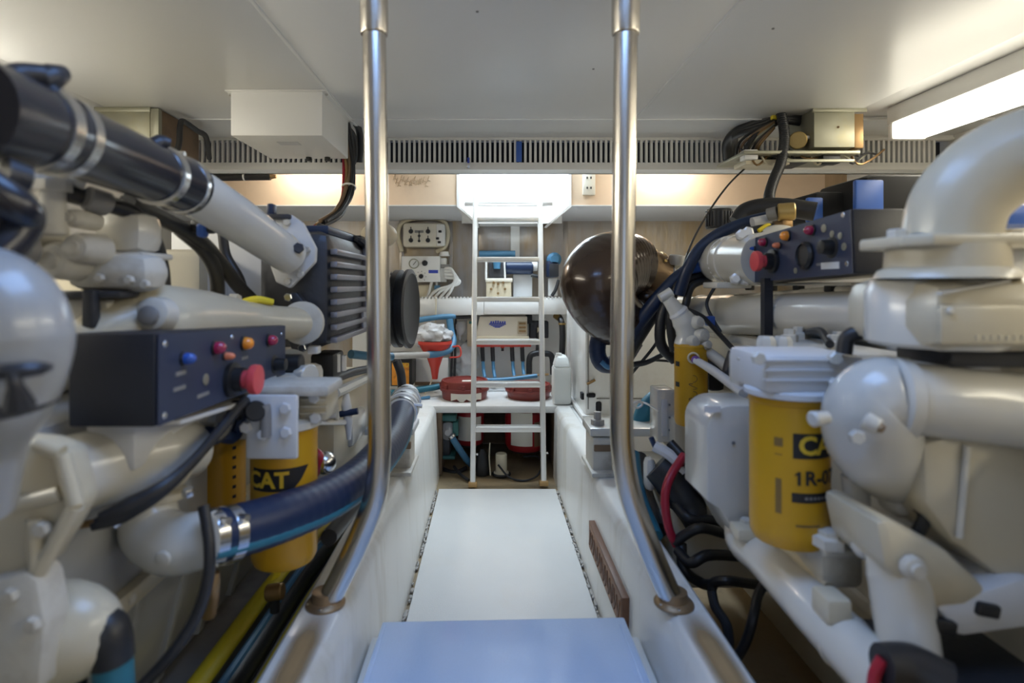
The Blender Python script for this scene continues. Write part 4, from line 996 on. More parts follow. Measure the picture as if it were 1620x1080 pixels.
# coolant elbow, ribbed blue hose and its clamps
wb = MB().tube([P(240, 765, 1.06), P(234, 800, 1.04), P(242, 842, 1.02), P(275, 860, 1.0), P(312, 855, 1.0), P(345, 850, 1.0)], [.042, .048, .052, .052, .049, .046], seg=28).build('coolant_elbow', 'engineclean', E)
MB().lathe(P(240, 790, 1.05), (.0, .1, 1), [(.050, 0), (.060, .003), (.060, .014), (.050, .018)], 28).build('elbow_flange', 'engine', wb)
MB().lathe(P(262, 880, .955), (-.1, -1, -.1), [(.014, 0), (.013, .01), (.008, .012)], 12).build('drain_boss', 'cast', wb)
bolts([P(x, y, .99) for x, y in ((298, 782), (185, 830))], (0, -.3, 1), .010, .012, 'chrome', wb)
HP = [P(322, 852, 1.0), P(380, 838, 1.06), P(440, 820, 1.13), P(505, 795, 1.24), P(560, 762, 1.38), P(600, 722, 1.56), P(625, 685, 1.8), P(636, 650, 2.1)]
bh = MB().tube(HP, [.047, .048, .048, .048, .048, .048, .047, .046], seg=28, steps=8, rib=.006, ribn=46).build('coolant_hose', 'bluerubber', E)
def perp(i):
    tg = (HP[min(i + 1, len(HP) - 1)] - HP[max(i - 1, 0)]).normalized(); D = Vector((.75, -.55, -.40))
    return (D - tg * D.dot(tg)).normalized() * .0390
MB().tube([p + perp(i) for i, p in enumerate(HP)], .0125, seg=12, steps=8).build('hose_stripe', 'teal', bh)
for x, y, d in ((330, 851, 1.01), (360, 845, 1.04)): hose_clamp(P(x, y, d), HP[1] - HP[0], .049, bh, .022)
MB().lathe(P(634, 655, 2.08), P(646, 622, 2.32) - P(634, 655, 2.08), [(.052, 0), (.056, .006), (.056, .05), (.06, .052), (.06, .09), (.056, .095), (.056, .16), (.046, .22), (.03, .24)], 28).build('hose_end', 'greypaint', bh)
for k in range(3): MB().ring(P(635 + k * 3.5, 652 - k * 9, 2.1 + k * .06), P(646, 622, 2.32) - P(634, 655, 2.08), .057, .014, .003).build('clamp', 'chrome', bh)
MB().cyl(P(652, 640, 2.1), P(668, 642, 2.1), .009, seg=8).build('clamp_bolt', 'chrome', bh)
# thin black hose looping down in front of the pan
MB().tube([P(322, 800, .96), P(331, 860, .94), P(329, 915, .93), P(310, 975, .92), P(275, 1030, .9), P(225, 1085, .88)], .0095, seg=12).build('drain_hose', 'rubber', E)
MB().tube([P(338, 905, 1.0), P(336, 935, 1.0), P(330, 970, 1.02)], [.010, .012, .014], seg=10).build('drain_cock', 'bronze', E)
MB().tube([P(62, 905, .8), P(80, 930, .82), P(105, 942, .84)], .008, seg=9).build('lead', 'rubber', E)
MB().tube([P(95, 990, .8), P(140, 985, .8), P(170, 1000, .8), P(178, 1045, .8)], [.022, .027, .029, .028], seg=16).build('rubber_elbow', 'rubber', E)
MB().tube([P(178, 1040, .8), P(182, 1110, .8)], .026, seg=14).build('bilge_hose', 'teal', E)
MB().tube([P(128, 1000, .8), P(126, 1090, .8)], .010, seg=10).build('lead', 'rubber', E)
# oil filters and their head
c1 = P(450, 885, 1.27); c1.y = 1.27
f = oil_filter(E, c1, .071, P(0, 668, 1.27).z - c1.z)
cat_print(f, c1, .071, .12, P(0, 743, 1.27).z, P(0, 782, 1.27).z, 'wedge')
MB().lathe(Vector((c1.x, 1.27, P(0, 674, 1.27).z)), (0, 0, 1), [(.073, 0), (.080, .004), (.080, .018), (.07, .024)], 36).build('filter_collar', 'engineclean', E)
c2 = P(343, 817, 1.40); c2.y = 1.40
f = oil_filter(E, c2, .066, P(0, 650, 1.40).z - c2.z)
scribble(c2, .066, -.05, P(0, 700, 1.4).z, f)
wrap_poly(rect(.034, .020), c2, .066, -.95, P(0, 760, 1.4).z, 'ink', f)
for k in range(9): wrap_poly(rect(.010, .008), c2, .066, 1.05, P(0, 672 + k * 15, 1.4).z, 'ink', f)
fh = MB().pbox(388, 625, 470, 727, 1.17, .014, .006).build('filter_bracket', 'greypaint', E)
MB().tube([P(418, 640, 1.168), P(420, 652, 1.168), P(420, 690, 1.168)], .012, seg=10).build('slot', 'inkgrey', fh)
MB().cyl(P(404, 650, 1.168), P(404, 650, 1.150), .021, seg=20, ch=.003).build('black_plug', 'black', fh)
bolts([P(x, y, 1.168) for x, y in ((417, 686), (452, 645), (453, 683), (390, 675))], (0, -1, 0), .012, .010, 'greypaint', fh)
MB().pbox(470, 622, 518, 668, 1.24, .10, .012).build('filter_head', 'engine', E)
for y in (630, 641, 652): MB().pbox(474, y, 516, y + 4, 1.232, .01, .002).build('head_rib', 'engine', E)
bolts([P(498, 628, 1.238), P(500, 660, 1.238)], (0, -1, 0), .013, .010, 'greypaint', E)
MB().pbox(385, 610, 520, 628, 1.19, .12, .008).build('head_top', 'cast', E)
MB().bb(-.72, -.46, 1.22, 1.6, .80, .92, .02).build('filter_base', 'cast', E)
# levers, valves and small fittings aft of the filters
MB().pbox(512, 608, 532, 662, 1.62, .02, .004).build('bracket_plate', 'engineclean', E)
q0, q1 = P(530, 622, 1.65), P(592, 592, 2.15)
MB().tube([q0, q1], .016, seg=8).build('bracket_arm', 'engineclean', E)
MB().tube([P(528, 652, 1.65), P(534, 664, 1.7), P(530, 620, 1.68)], .006, seg=8).build('bracket_web', 'engineclean', E)
MB().tube([P(548, 622, 1.75), P(548, 642, 1.75), P(551, 665, 1.75), P(552, 695, 1.75)], [.008, .016, .014, .006], seg=12).build('drain_valve', 'greypaint', E)
MB().cyl(P(538, 655, 1.74), P(566, 650, 1.74), .010, seg=10).build('valve_handle', 'bluerubber', E)
MB().tube([P(500, 668, 1.6), P(545, 668, 1.72)], .008, seg=8).build('rod', 'alum', E)
MB().pbox(522, 660, 560, 710, 1.9, .2, .02).build('gear_casing', 'engineclean', E)
MB().pbox(498, 680, 520, 735, 1.8, .3, .02).build('gear_casing', 'greypaint', E)
MB().bb(-.80, -.47, 1.75, 2.5, .45, .78, .03).build('gearbox', 'engine', E)
MB().ell(P(514, 732, 1.5), .030).build('bright_cap', 'chrome', E)
MB().tube([P(495, 712, 1.5), P(505, 722, 1.48), P(500, 745, 1.48), P(490, 760, 1.5)], .012, seg=10).build('red_lead', 'redcable', E)
MB().tube([P(508, 775, 1.5), P(513, 800, 1.48), P(530, 815, 1.5)], .009, seg=9).build('lead', 'bluerubber', E)
MB().cyl(P(450, 575, 1.42), P(478, 575, 1.42), .024, seg=16, ch=.003).build('black_cap', 'black', E)
MB().pbox(446, 585, 480, 610, 1.42, .05, .006).build('valve_body', 'greypaint', E)
MB().cyl(P(476, 595, 1.42), P(492, 594, 1.40), .028, seg=20, ch=.003).build('white_knob', 'engineclean', E)
MB().pbox(490, 560, 528, 600, 1.65, .12, .01).build('mount_block', 'black', E)
MB().cyl(P(532, 560, 1.7), P(532, 588, 1.7), .012, seg=10).build('stud', 'alum', E)
MB().cyl(P(542, 562, 1.75), P(542, 586, 1.75), .012, seg=10).build('stud', 'alum', E)
MB().tube([P(488, 608, 1.55), P(525, 600, 1.7), P(560, 588, 1.9), P(592, 582, 2.1)], .014, seg=10).build('hose', 'rubber', E)
MB().tube([P(555, 560, 2.3), P(585, 563, 2.4), P(620, 564, 2.5)], .018, seg=10).build('hose', 'bluehose', E)
MB().tube([P(627, 570, 2.3), P(634, 590, 2.3), P(636, 612, 2.32)], .018, seg=10).build('hose', 'darkmetal', E)
MB().tube([P(380, 665, 1.2), P(372, 640, 1.15), P(350, 690, 1.1), P(300, 700, 1.06), P(270, 685, 1.02)], .010, seg=9).build('cable', 'rubber', E)
MB().tube([P(385, 640, 1.2), P(370, 690, 1.18), P(335, 685, 1.1), P(290, 690, 1.05)], .013, seg=9).build('cable', 'bluerubber', E)
MB().tube([P(520, 850, 1.35), P(545, 820, 1.5), P(575, 780, 1.7), P(598, 740, 1.95)], .020, seg=12).build('hose', 'rubber', E)
# mount on the stringer
mt = MB().bb(-.375, -.300, 2.18, 2.32, ZS, .56, .01).build('engine_mount', 'bilgegrey', E); mt.data.materials[0] = M['cast']
MB().bb(-.39, -.29, 2.13, 2.36, ZS, ZS + .016, .004).build('mount_foot', 'cast', mt)
MB().bb(-.50, -.285, 2.16, 2.34, .565, .59, .006).build('mount_arm', 'greypaint', mt)
MB().bb(-.37, -.297, 2.17, 2.19, .51, .535, .003).build('mount_slot', 'board', mt)
MB().lathe((-.34, 2.24, .59), (0, 0, 1), [(.024, 0), (.024, .018), (.012, .02), (.012, .045), (0, .046)], 6).build('mount_nut', 'chrome', mt)
MB().bb(-.66, -.48, 2.17, 2.33, .5, .60, .01).build('mount_bracket', 'engine', mt)
# control box
def control_box(E, X, s, corners, vec, lamps, button, gauge, extra):
    pts = [P(*c) for c in corners]
    bx = MB().prism(pts, vec, .004).build('control_box', 'navy', E)
    n = Vector((s, 0, 0))                                  # faces the walkway
    c = sum(pts, Vector()) / 4
    face = [c + (p - c) * .985 + n * .0015 for p in pts]
    MB().prism(face, n * .002).build('face_plate', 'navyplate', bx)
    for px, py, m, r in lamps:
        p = PX(px, py, X)
        lp = MB().lathe(p, n, [(r * 1.05, 0), (r * 1.05, .007), (r * .9, .008)], 14).build('lamp_bezel', 'black', bx)
        MB().lathe(p + n * .006, n, [(r * .88, 0), (r * .9, .006), (r * .75, .014), (r * .4, .018), (0, .019)], 14).build('indicator_lamp', m, bx)
    px, py, r = button
    p = PX(px, py, X)
    st = MB().lathe(p, n, [(r * 1.15, 0), (r * 1.15, .012), (r * .8, .014), (r * .8, .030)], 24).build('stop_switch', 'black', bx)
    MB().lathe(p + n * .028, n, [(r * .6, 0), (r * .6, .010), (r * .95, .016), (r, .022), (r * .96, .030), (0, .032)], 28).build('stop_button', 'redbutton', st)
    for kind, px, py, r in extra:
        p = PX(px, py, X)
        if kind == 'screw': MB().lathe(p, n, [(r, 0), (r, .003), (r * .7, .005), (0, .005)], 10).build('screw', 'chrome', bx)
        elif kind == 'knob': MB().lathe(p, n, [(r, 0), (r, .004), (r * .7, .006), (r * .62, .03), (0, .032)], 18).build('knob', 'black', bx)
        elif kind == 'dim': MB().lathe(p, n, [(r, 0), (r, .005), (0, .006)], 12).build('plug', 'galv', bx)
        elif kind == 'label': MB().box(p + n * .004, (.002, r, .016)).build('label_plate', 'greypaint', bx)
        elif kind == 'mark': MB().box(p + n * .004, (.0015, r, .006)).build('label_print', 'inkgrey', bx)
    if gauge:
        px, py, r = gauge; p = PX(px, py, X)
        g = MB().lathe(p, n, [(r * 1.2, 0), (r * 1.2, .010), (r, .016), (r * .95, .012)], 28).build('gauge', 'black', bx)
        MB().lathe(p + n * .008, n, [(r * .95, 0), (0, .0005)], 24).build('gauge_face', 'chromeblk', g)
        MB().box(p + n * .010, (.0015, .006, r * .9), 0, Matrix.Rotation(.6, 3, 'X')).build('needle', 'gaugewhite', g)
        MB().lathe(p + n * .009, n, [(r * .22, 0), (0, .003)], 12).build('gauge_hub', 'gaugewhite', g)
    return bx
cb = control_box(E, -.5, 1, [(244.5, 527, .8514), (244.5, 676, .8514), (450, 597, 1.393), (450, 514, 1.393)], (-.13, 0, 0),
    [(286, 567, 'bluelens', .0105), (336, 550, 'redlens', .0130), (382, 543, 'orangelens', .0145), (422, 538, 'redlens', .0135), (351, 563, 'amber', .008)],
    (362, 600, .029), None,
    [('screw', 258, 544, .006), ('screw', 257, 657, .006), ('screw', 364, 533, .005), ('screw', 443, 528, .004), ('knob', 432, 576, .022), ('dim', 322, 600, .010),
     ('label', 426, 603, .06), ('mark', 282, 590, .03), ('mark', 280, 614, .035), ('mark', 318, 624, .04), ('mark', 384, 566, .03)])
a, b = PX(285, 672, -.5), PX(410, 633, -.5)
MB().prism([a + V(.002, 0, 0), b + V(.002, 0, 0), b + V(.002, 0, .008), a + V(.002, 0, .008)], (-.10, 0, 0), .002).build('tray', 'alum', cb)
MB().bb(-.64, -.56, .9, 1.3, .84, .93, .01).build('box_bracket', 'greypaint', cb)
# ================================================================ starboard engine (right)
E = thing('marine_engine', 'white marine diesel engine filling the right side of the room', 'engine', (1.0, 1.3, .1), 'main engines')
MB().bb(.82, 1.55, .45, 2.35, .42, .95, .025).build('engine_block', 'engine', E)
m = MB(); m.prism([(.82, .5, .44), (.86, .5, .10), (1.35, .5, .10), (1.5, .5, .44)], (0, 1.8, 0), .02); m.build('oil_pan', 'engine', E)
MB().bb(.805, .84, .5, 2.3, .43, .46, .006).build('pan_flange', 'engine', E)
bolts([(.812, .8 + .13 * k, .50) for k in range(10)], (-1, 0, 0), .011, .012, 'cast', E, 'pan_bolt')
MB().bb(.90, 1.5, 1.0, 2.3, .95, 1.06, .02).build('cylinder_head', 'cast', E)
MB().bb(.83, 1.0, 1.3, 2.2, .86, .97, .015).build('head_side', 'cast', E)
# upper elbow with its flange and neck
el = MB().tube([P(1760, 200, .78), P(1655, 232, .82), P(1580, 262, .85), P(1522, 312, .865), P(1503, 370, .87), P(1503, 420, .87)], [.064, .064, .064, .063, .062, .062], seg=36, steps=8).build('exhaust_elbow', 'engine', E)
ef = MB().prism([(P(1395, 0, .87).x, .83, 0), (P(1420, 0, .87).x, .80, 0), (P(1585, 0, .87).x, .80, 0), (P(1615, 0, .87).x, .84, 0), (P(1615, 0, .87).x, .92, 0), (P(1585, 0, .87).x, .96, 0), (P(1420, 0, .87).x, .96, 0), (P(1395, 0, .87).x, .92, 0)], (0, 0, .016), .003)
for v in ef.bm.verts: v.co.z += P(0, 392, .87).z
ef = ef.build('elbow_flange', 'engine', E)
for x in (1412, 1592): MB().lathe((P(x, 0, .87).x, .86, P(0, 378, .87).z), (0, 0, 1), [(.014, -.005), (.014, .012), (.010, .014), (0, .014)], 6).build('flange_bolt', 'cast', ef)
MB().lathe((P(1494, 0, .87).x, .87, P(0, 440, .87).z), (0, 0, 1), [(.092, 0), (.086, .012), (.078, .016), (.076, .05)], 36).build('elbow_neck', 'engine', E)
# turbine housing: cream casting with a rounded end and a raised cast panel
th = MB().bb(.628, 1.15, .80, 1.02, P(0, 560, .80).z, P(0, 438, .80).z, .035)
th = th.build('turbo_housing', 'engine', E)
MB().lathe((.712, .905, P(0, 558, .80).z), (0, 0, 1), [(.09, 0), (.097, .006), (.097, .085), (.088, .102), (.065, .110), (0, .112)], 40).build('housing_end', 'engineclean', th)
MB().pbox(1488, 482, 1680, 546, .797, .01, .006).build('cast_panel', 'engine', th)
MB().prism([P(1490, 462, .797), P(1600, 442, .797), P(1600, 446, .797), P(1490, 466, .797)], (0, .01, 0)).build('cast_ridge', 'engineclean', th)
MB().lathe(P(1504, 492, .7965), (0, -1, 0), [(.006, 0), (.004, .003), (0, .003)], 10).build('cast_pip', 'cast', th)
for k in range(7): MB().pbox(1545 + k * 12, 530, 1552 + k * 12, 538, .7955, .003).build('cast_letter', 'engine', th)
MB().bb(.70, 1.2, .86, .98, P(0, 582, .86).z, P(0, 556, .86).z, .006).build('housing_foot', 'darkmetal', th)
# big coolant pipe and its elbow
cp = MB().tube([P(1760, 668, .84), P(1600, 648, .87), P(1480, 634, .88), P(1405, 627, .89)], [.058, .057, .056, .055], seg=32).build('coolant_pipe', 'engineclean', E)
ce = MB().tube([P(1424, 630, .89), P(1398, 632, .90), P(1380, 655, .91), P(1382, 695, .93), P(1410, 730, .96), P(1460, 742, 1.0)], [.062, .067, .071, .071, .066, .058], seg=36, steps=8).build('coolant_elbow', 'engineclean', E)
MB().lathe(P(1432, 632, .89), P(1405, 627, .89) - P(1480, 634, .88), [(.056, 0), (.066, .003), (.066, .020), (.06, .025)], 36).build('elbow_collar', 'engineclean', ce)
MB().lathe(P(1434, 632, .888), P(1405, 627, .89) - P(1480, 634, .88), [(.0565, 0), (.060, .001), (.060, .004), (.0565, .005)], 36).build('joint_gap', 'inkgrey', ce)
MB().cyl(P(1368, 664, .845), P(1392, 676, .83), .014, .012, 14, .002).build('elbow_stud', 'engineclean', ce)
MB().cyl(P(1390, 675, .83), P(1397, 679, .825), .007, seg=10).build('stud_hole', 'rust', ce)
bolts([P(1354, 690, .842)], (-.3, -1, 0), .011, .012, 'engineclean', ce)
MB().cyl(P(1310, 660, .87), P(1284, 663, .86), .010, .012, 12, .003).build('elbow_stud', 'engineclean', ce)
# heat exchanger tube
hx = MB().lathe(P(1108, 497, 2.28), P(1372, 500, 1.32) - P(1108, 497, 2.28), [(.0, -.03), (.05, -.022), (.072, 0), (.078, .03), (.072, .06), (.072, .35), (.066, .42), (.064, .7), (.060, 1.0)], 36).build('heat_exchanger', 'engineclean', E)
MB().tube([P(1116, 474, 2.16), P(1360, 456, 1.36)], .010, seg=8).build('fuel_rail', 'cast', E)
MB().bb(.86, .90, 1.35, 2.2, P(0, 452, 1.6).z, P(0, 447, 1.6).z, .004).build('bracket_strip', 'cast', E)
for d in (1.45, 1.6, 1.75, 1.9): MB().box((.872, d, CZ - .01), (.02, .03, .018), .003).build('black_clip', 'black', E)
MB().tube([P(1270, 478, 1.62), P(1295, 466, 1.58), P(1330, 460, 1.5)], .008, seg=8).build('dark_clip', 'darkmetal', hx)  # thin dark rod along the heat exchanger
MB().bb(.845, .86, 1.3, 2.1, P(0, 540, 1.6).z, P(0, 533, 1.6).z, .003).build('gasket_strip', 'darkmetal', E)
# expansion tank (small white cylinder) with strap
tk = MB().lathe(P(1140, 412, 2.05), P(1205, 410, 1.74) - P(1140, 412, 2.05), [(0, -.06), (.05, -.05), (.075, -.02), (.082, .02), (.082, .14), (.086, .142), (.086, .150), (.082, .152), (.082, .35)], 36).build('header_tank', 'engineclean', E)
MB().ring(P(1158, 411, 1.96), P(1205, 410, 1.74) - P(1140, 412, 2.05), .083, .012, .002).build('tank_strap', 'greypaint', tk)
MB().pbox(1150, 374, 1166, 386, 1.88, .06, .006).build('tank_bracket', 'greypaint', tk)
for x, y in ((1163, 441), (1178, 443), (1172, 372), (1182, 368)):
    MB().lathe(P(x, y, 1.78), (-.3, -1, 0), [(.018, 0), (.018, .02), (.012, .022), (.012, .03), (0, .03)], 6).build('clamp_nut', 'alum', tk)
MB().pbox(1134, 446, 1190, 456, 1.80, .12, .005).build('tank_shelf', 'engineclean', tk)
# control box, post
cb = control_box(E, .80, -1, [(1349, 330, 1.25), (1353, 433, 1.2414), (1190, 447, 1.7266), (1184, 379, 1.7518)], (.16, 0, 0),
    [(1195, 393, 'bluelens', .010), (1213, 383, 'redlens', .0135), (1249, 373, 'orangelens', .0145), (1288, 364, 'redlens', .0135), (1236, 388, 'amber', .009)],
    (1226, 413, .029), (1278, 404, .029),
    [('screw', 1336, 340, .007), ('screw', 1342, 417, .007), ('screw', 1190, 438, .006), ('screw', 1186, 384, .006), ('knob', 1318, 391, .026), ('dim', 1306, 361, .010),
     ('dim', 1319, 370, .008), ('dim', 1332, 373, .008), ('dim', 1261, 428, .008), ('label', 1316, 420, .07), ('mark', 1300, 418, .03), ('dim', 1338, 390, .009)])
MB().tube([P(1213, 440, 1.62), P(1213, 535, 1.62)], .017, seg=4).build('box_post', 'navy', cb)
# black and blue covers behind the control box
MB().pbox(1278, 312, 1303, 352, 2.02, .02, .006).build('blue_cover', 'bluepaint', E)
MB().pbox(1290, 302, 1356, 350, 2.045, .24, .02).build('black_cover', 'matteblack', E)
MB().pbox(1354, 284, 1399, 345, 1.90, .02, .006).build('blue_cover', 'bluepaint', E)
MB().pbox(1370, 274, 1490, 345, 1.925, .3, .03).build('black_cover', 'matteblack', E)
MB().pbox(1560, 320, 1660, 358, 1.25, .3, .02).build('blue_cover', 'bluepaint', E)
# air filter, big black hose, breather
af = MB().cyl(P(1116, 333, 2.3), P(1116, 361, 2.3), .001, seg=6); af.bm.free()
af = MB().lathe(P(1137, 362, 2.35), (0, 0, 1), [(.048, 0), (.052, .005), (.052, .075), (.048, .08), (0, .08)], 28).build('air_filter', 'black', E)
for k in range(12):
    a = -PI / 2 + (k - 5.5) * .26; MB().box(P(1137, 347, 2.35) + V(math.cos(a) * .053, math.sin(a) * .053, 0), (.006, .006, .06), .001, Matrix.Rotation(a, 3, 'Z')).build('pleat', 'darkmetal', af)
MB().tube([P(1165, 352, 2.1), P(1180, 336, 2.1), P(1205, 329, 2.08), P(1240, 328, 2.05), P(1290, 335, 2.0)], [.03, .036, .036, .034, .034], seg=14).build('intake_duct', 'rubber', E)
MB().cyl(P(1230, 336, 1.92), P(1258, 334, 1.9), .030, seg=18, ch=.004).build('pressure_cap', 'brass', E)
MB().cyl(P(1215, 340, 1.94), P(1230, 336, 1.92), .022, seg=14).build('cap_neck', 'inkgrey', E)
MB().pbox(1238, 346, 1256, 362, 1.9, .06, .008).build('sender', 'bronze', E)
MB().cyl(P(1190, 352, 1.96), P(1218, 346, 1.96), .018, seg=12).build('hose_fitting', 'greypaint', E)
MB().tube([P(1200, 365, 1.9), P(1215, 356, 1.9), P(1222, 362, 1.9)], .007, seg=8).build('yellow_lead', 'yellowpl', E)
MB().ell(P(1232, 366, 1.85), (.05, .04, .022)).build('white_cap', 'engineclean', E)
MB().tube([P(1165, 375, 1.95), P(1195, 366, 1.93), P(1225, 362, 1.9)], .020, seg=10).build('hose', 'rubber', E)
for pts, r, mm in ((((1215, 343, 1.98), (1180, 352, 2.0), (1140, 368, 2.02), (1108, 392, 2.03), (1088, 425, 2.04), (1074, 466, 2.06)), .021, 'bluerubber'),
                   (((1128, 412, 2.12), (1085, 430, 2.14), (1050, 462, 2.16), (1015, 505, 2.2), (985, 548, 2.26), (968, 580, 2.3)), .027, 'bluerubber'),
                   (((1120, 435, 2.16), (1080, 445, 2.18), (1045, 480, 2.2), (1012, 530, 2.24), (985, 575, 2.3)), .026, 'rubber'),
                   (((1132, 428, 2.1), (1095, 440, 2.1), (1070, 455, 2.1), (1060, 500, 2.1), (1066, 555, 2.1)), .016, 'rubber'),
                   (((1125, 440, 2.08), (1095, 452, 2.08), (1085, 480, 2.08), (1078, 500, 2.06)), .014, 'rubber'),
                   (((1058, 470, 2.14), (1046, 505, 2.14), (1046, 545, 2.14), (1068, 570, 2.14)), .020, 'rubber'),
                   (((1070, 480, 2.16), (1040, 540, 2.2), (1000, 590, 2.3)), .006, 'rubber'),
                   (((1050, 560, 2.2), (1020, 574, 2.25), (990, 578, 2.3)), .010, 'rubber'),
                   (((1070, 572, 2.2), (1030, 570, 2.25), (980, 578, 2.3)), .005, 'rubber')):
    MB().tube([P(*p) for p in pts], r, seg=12).build('hose', mm, E)
for x, y, d, q in ((1110, 397, 2.06, .030), (1128, 392, 2.04, .026), (1138, 388, 2.02, .030)):
    MB().cyl(P(x - 6, y + 2, d), P(x + 6, y - 2, d), q, seg=18, ch=.004).build('blue_fitting', 'bluepaint', E)
MB().tube([P(1090, 423, 2.1), P(1122, 416, 2.06)], .026, seg=14).build('blue_fitting', 'bluepaint', E)
MB().tube([P(1068, 478, 2.0), P(1085, 488, 1.98), P(1110, 500, 1.95), P(1130, 520, 1.9), P(1160, 552, 1.8)], .008, seg=9).build('lead', 'rubber', E)
MB().tube([P(1130, 455, 1.98), P(1118, 480, 1.98), P(1128, 505, 1.95), P(1140, 525, 1.92)], .006, seg=9).build('lead', 'rubber', E)
MB().pbox(1120, 500, 1132, 516, 1.93, .03, .004).build('connector', 'bluepaint', E)
# exhaust bend and the metal pipe it clamps to
xb = MB().tube([P(1008, 424, 2.40), P(988, 420, 2.37), P(960, 427, 2.30), P(945, 450, 2.26), P(958, 485, 2.26), P(985, 512, 2.28)], [.125, .140, .150, .150, .130, .11], seg=40, steps=10, rib=.003, ribn=22).build('exhaust_bend', 'copperhose', E)
xp = MB().cyl(P(990, 414, 2.42), P(1052, 440, 2.42), .100, .088, 32).build('exhaust_pipe', 'rust', E)
for x, y in ((1020, 427), (1034, 433)): hose_clamp(P(x, y, 2.44), P(1052, 440, 2.44) - P(1000, 418, 2.44), .098, xp, .018, 'brass')
MB().tube([P(1046, 438, 2.42), P(1062, 440, 2.4), P(1080, 432, 2.36)], [.075, .066, .05], seg=20).build('white_elbow', 'engineclean', xp)
MB().cyl(P(1074, 404, 2.35), P(1072, 420, 2.35), .040, .034, 16, .004).build('pressure_plug', 'alum', xp)
MB().ell(P(1024, 470, 2.35), (.05, .05, .04)).build('copper_boss', 'copperhose', xp)
MB().tube([P(968, 505, 2.3), P(948, 535, 2.3), P(946, 562, 2.3), P(958, 577, 2.3), P(985, 568, 2.32), P(1005, 540, 2.34)], .034, seg=18, rib=.012, ribn=24).build('injection_hose', 'bluerubber', E)
MB().tube([P(951, 572, 2.265), P(964, 581, 2.265), P(985, 572, 2.285)], .010, seg=10).build('hose_stripe', 'bluehose', E)
# small yellow filter with its head
c3 = P(1093, 672, 1.90); c3.y = 1.9
f = oil_filter(E, c3, .053, P(0, 543, 1.9).z - c3.z, 'fuel_filter')
scribble(c3, .053, -.10, P(0, 595, 1.9).z, f, .045, 4)
for y in (574, 606): wrap_poly(rect(.020, .016), c3, .053, -1.25, P(0, y, 1.9).z, 'ink', f)
for y in (586, 604, 616): wrap_poly(rect(.016, .012), c3, .053, 1.15, P(0, y, 1.9).z, 'ink', f)
sh = MB().tube([P(1082, 548, 1.9), P(1088, 528, 1.9), P(1082, 508, 1.9), P(1068, 488, 1.9), P(1056, 472, 1.9)], [.034, .036, .040, .026, .020], seg=16).build('filter_head', 'engineclean', E)
MB().cyl(P(1062, 462, 1.9), P(1044, 472, 1.9), .018, .015, 14).build('primer_cap', 'engineclean', sh)
MB().lathe(P(1076, 498, 1.9), P(1056, 472, 1.9) - P(1076, 498, 1.9), [(.032, 0), (.034, .01), (.028, .02)], 18).build('primer_ring', 'greypaint', sh)
for x, y, r in ((1112, 530, .026), (1105, 510, .022), (1118, 545, .018), (1098, 540, .022)): MB().lathe(P(x, y, 1.86), (.3, -1, .1), [(r * 1.1, -.05), (r, .0), (r * .7, .012), (0, .014)], 10).build('head_boss', 'cast', sh)
rg = MB().torus(P(1097, 566, 1.84), (.2, 1, 0), .016, .0035).build('wire_ring', 'ivory', E)
MB().tube([P(1101, 570, 1.83), P(1125, 584, 1.76), P(1150, 602, 1.66), P(1176, 622, 1.56)], [.012, .014, .014, .014], seg=12).build('fuel_pipe', 'greypaint', E)
MB().cyl(P(1099, 568, 1.84), P(1105, 572, 1.82), .013, seg=12).build('violet_cap', 'violet', E)
MB().tube([P(1118, 555, 1.88), P(1140, 572, 1.85), P(1155, 585, 1.8)], .018, seg=10).build('pipe', 'cast', E)
MB().tube([P(1165, 560, 1.75), P(1155, 580, 1.75), P(1146, 600, 1.75)], [.026, .020, .012], seg=12).build('connector', 'darkmetal', E)
MB().pbox(1120, 570, 1150, 620, 1.98, .1, .02).build('black_sender', 'black', E)
# big yellow filter with its head
c4 = P(1248, 852, 1.06); c4.y = 1.06
f = oil_filter(E, c4, .0675, P(0, 622, 1.06).z - c4.z)
cat_print(f, c4, .0675, .20, P(0, 690, 1.06).z, P(0, 738, 1.06).z, 'block')
MB().lathe(Vector((c4.x, 1.06, P(0, 624, 1.06).z)), (0, 0, 1), [(.069, 0), (.078, .003), (.078, .012), (.07, .016)], 36).build('filter_collar', 'greypaint', E)
fh = MB().bb(P(1188, 0, 1.06).x, P(1335, 0, 1.06).x, 1.0, 1.16, P(0, 614, 1.06).z, P(0, 556, 1.06).z, .01).build('filter_head', 'greypaint', E)
for y in (568, 584, 600): MB().pbox(1210, y, 1325, y + 4, .995, .012, .002).build('head_rib', 'greypaint', fh)
MB().pbox(1168, 560, 1202, 612, 1.12, .05, .008).build('head_flange', 'engineclean', fh)
bolts([P(x, y, 1.118) for x, y in ((1176, 600), (1196, 568), (1174, 568), (1196, 604))], (0, -1, 0), .011, .012, 'engineclean', fh)
bolts([P(1318, 566, .999), P(1198, 566, .999), P(1318, 606, .999)], (0, -1, 0), .012, .012, 'engineclean', fh)
MB().bb(.70, .85, 1.14, 1.5, .96, 1.0, .01).build('head_deck', 'cast', fh)
for k, (x, y) in enumerate(((.74, 1.22), (.80, 1.30), (.73, 1.38), (.79, 1.45))): MB().lathe((x, y, .998), (0, 0, 1), [(.020, 0), (.020, .018), (.013, .020), (.013, .032), (0, .033)], 6).build('deck_stud', 'cast', fh)
MB().tube([(.72, 1.2, 1.012), (.76, 1.3, 1.03), (.80, 1.42, 1.02), (.84, 1.55, 1.0)], .009, seg=9).build('deck_lead', 'rubber', fh)
for x in (1212, 1238): MB().lathe(P(x, 552, 1.3), (0, 0, 1), [(.022, -.02), (.022, .02), (.016, .03), (0, .03)], 8).build('deck_boss', 'engineclean', fh)
